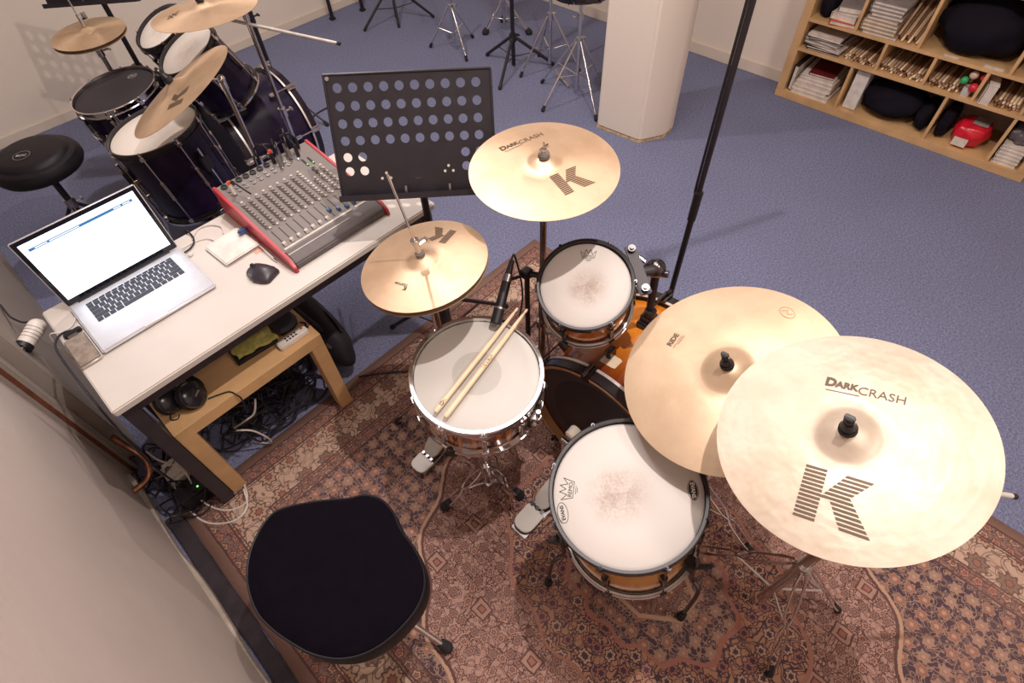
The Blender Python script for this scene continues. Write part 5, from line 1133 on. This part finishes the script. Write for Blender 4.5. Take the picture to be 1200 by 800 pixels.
# drumsticks stored end-on, row two
def nth(k): return str(k) + ('th' if 10 < k < 20 else {1: 'st', 2: 'nd', 3: 'rd'}.get(k % 10, 'th'))
def stored(y0, y1, n, zmax, label, group):
    for k in range(n):
        y = y0 + (y1 - y0) * (k + .5) / n + rnd.uniform(-.0012, .0012); lay = k % 3; zz = .314 + .0078 + lay * .0155
        p = Vector((BX + .012 + rnd.uniform(0, .03), y, zz)); stick('drumstick', nth(n - k) + ' drumstick from the left, ' + label, p, p + Vector((.30, rnd.uniform(-.006, .006), 0)), group, SW[rnd.randint(0, 2)])
SW = [WOODSTICK, pm('dark_hickory', lin(140, 100, 72), .5, 0, .15, 14), pm('pale_hickory', lin(190, 160, 130), .5, 0, .12, 14)]
for (a, b, n, lab, g) in ((.735, .905, 30, 'stored end-on beside the magazines, second shelf row', 'drumsticks beside the magazines'), (.472, .700, 39, 'stored end-on in the middle cell, second shelf row', 'drumsticks in the middle cell'), (.292, .445, 27, 'stored end-on next to the coloured balls, second shelf row', 'drumsticks beside the coloured balls'), (.0, .115, 21, 'stored end-on in the right-hand cell, second shelf row', 'drumsticks in the right-hand cell')): stored(a, b, n, 3, lab, g)
# coloured shaker balls and clear cup
for (y, zz, r, c, lab, x) in ((.288, .392, .019, (52, 160, 96), 'green shaker ball in the bookcase', .0), (.262, .420, .021, (206, 178, 160), 'beige shaker ball in the bookcase', .02), (.232, .372, .022, (206, 40, 56), 'lower red shaker ball in the bookcase', -.005), (.212, .418, .021, (214, 40, 60), 'upper red shaker ball in the bookcase', .03)):
    p = Vector((BX + .02 + x, y, zz)); t = thing('shaker', lab, 'shaker', p); MB(p).ball(p, r, 14).build('ball', pm('ball_' + lab[:8].replace(' ', '_') + str(int(c[0])), lin(*c), .3), t); MB(p).cyl(p + Vector((.015, 0, -.005)), Vector((BX + .13, y + .004, .345)), .007, n=8).build('handle', WOODSTICK, t)
t = tag(MB((BX + .0, .245, .32)).lathe([(.0005, .0), (.020, .0), (.024, .05), (.0225, .05), (.0188, .002), (.0005, .002)], 20, Matrix.Translation((BX + .035, .253, .3145)) @ Matrix.Rotation(.0, 4, 'Y')).build('plastic_cup', pm('milky_plastic', lin(206, 198, 192), .2)), 'pale plastic cup under the coloured balls on the shelf edge', 'cup')
book('small white booklet standing at the right of the second row', (BX + .06, .165, .3142), (.12, .05, .10), COVS[0], .2)
# bottom middle: white box and black bag; bottom right: red bag
tag(MB((BX + .07, .755, .047)).box((BX + .09, .765, .047 + .115), (.10, .075, .225)).build('carton', WHITE, bevel=.002), 'upright white carton in the lowest middle cell', 'box')
def soft(name, label, cat, c, d, mat, seed, amp=.14, e=.35):
    p = Vector((c[0], c[1], c[2] - d[2] / 2)); return tag(MB(p).blob(c, d, seed, amp, e).build(name, mat, sharp=60), label, cat)
BAGM = pm('black_bag_cloth', (.008, .006, .011), .9, bmp=.4, bscale=60, Specular_IOR_Level=.15)
soft('equipment_bag', 'wide black bag filling the lowest middle bookcase cell', 'bag', (BX + .15, .570, .142), (.30, .35, .185), BAGM, 4, .16, .08)
soft('equipment_bag', 'lumpy black pouch at the right end of the lowest middle cell', 'bag', (BX + .14, .374, .125), (.24, .085, .150), BAGM, 8, .16, .22)
soft('equipment_bag', 'dark pouch standing left of the red pack in the bookcase', 'bag', (BX + .15, .262, .13), (.22, .07, .16), BAGM, 9, .16)
rb = thing('red_pack', 'red plastic-wrapped pack with a grey label in the lowest bookcase cell', 'pack', (BX + .14, .125, .046)); o = (BX + .14, .125, .046)
MB(o).blob((BX + .13, .125, .112), (.20, .175, .130), 6, .12, .25).build('wrapping', pm('red_film', lin(206, 30, 48), .25), rb, sharp=60)
mb = MB(o); mb.box((BX + .125, .105, .1785), (.10, .075, .004)); mb.build('label_patch', pm('grey_label', lin(150, 140, 136), .5), rb); mb = MB(o); mb.box((BX + .026, .145, .085), (.006, .07, .045)); mb.build('paper_tag', PAP, rb)
z = .046
for k in range(5): book(ORD[k] + ' white paper stack from the bottom in the lowest right-hand cell', (BX + .13, -.095 + rnd.uniform(-.005, .005), z), (.22, .115, .020), COVS[0], rnd.uniform(-.05, .05), 'papers in the lowest right-hand cell'); z += .0205
soft('clear_bag', 'crumpled grey film bag on the papers of the lowest right-hand cell', 'bag', (BX + .14, -.095, .195), (.18, .12, .085), pm('grey_film', lin(96, 90, 96), .2), 12, .3)
# third row
book('orange-red book under white ones in the upper left cell', (BX + .10, .985, .480), (.20, .150, .022), COVS[3], .1); book('white book on the orange one in the upper left cell', (BX + .11, .985, .503), (.19, .14, .035), COVS[0], -.05); book('second white book, topmost in the upper left cell', (BX + .12, .99, .539), (.17, .13, .03), COVS[1], .2)
soft('pouch', 'black pouch left of the books in the upper left cell', 'pouch', (BX + .12, 1.105, .545), (.18, .085, .128), BAGM, 14)
z = .48
for k in range(9): book(ORD[k] + ' sheet music volume from the bottom of the tall pile in the upper row', (BX + .13, .785 + rnd.uniform(-.012, .012), z), (.25, .175 + rnd.uniform(-.012, .012), .018), COVS[5] if k < 5 else rnd.choice(COVS[:2]), rnd.uniform(-.06, .06), 'sheet music pile'); z += .0184
for k in range(9): p = Vector((BX + .012 + rnd.uniform(0, .03), .585 + .012 * k, .4882 + .014 * (k % 3))); stick('drumstick', nth(9 - k) + ' drumstick from the left leaning beside the sheet music in the upper row', p, p + Vector((.30, .0, .12 + .02 * (k % 3))), 'drumsticks beside the sheet music', SW[k % 3])
soft('equipment_bag', 'big black bag in the upper right bookcase cell', 'bag', (BX + .16, .345, .607), (.32, .42, .25), BAGM, 21, .26, .07)
tag(MB((BX + .02, .40, .481)).box((BX + .018, .40, .4815), (.02, .07, .002)).build('paper_slip', PAP), 'white paper slip in front of the big black bag', 'paper'); tag(MB((BX + .02, .20, .481)).box((BX + .022, .20, .4815), (.03, .09, .002)).build('paper_slip', PAP), 'white paper slip right of the first, before the big black bag', 'paper')
soft('equipment_bag', 'dark red and black bag at the right edge of the upper row', 'bag', (BX + .16, -.02, .555), (.26, .23, .148), pm('dark_red_cloth', lin(70, 30, 36), .8), 23, .16)
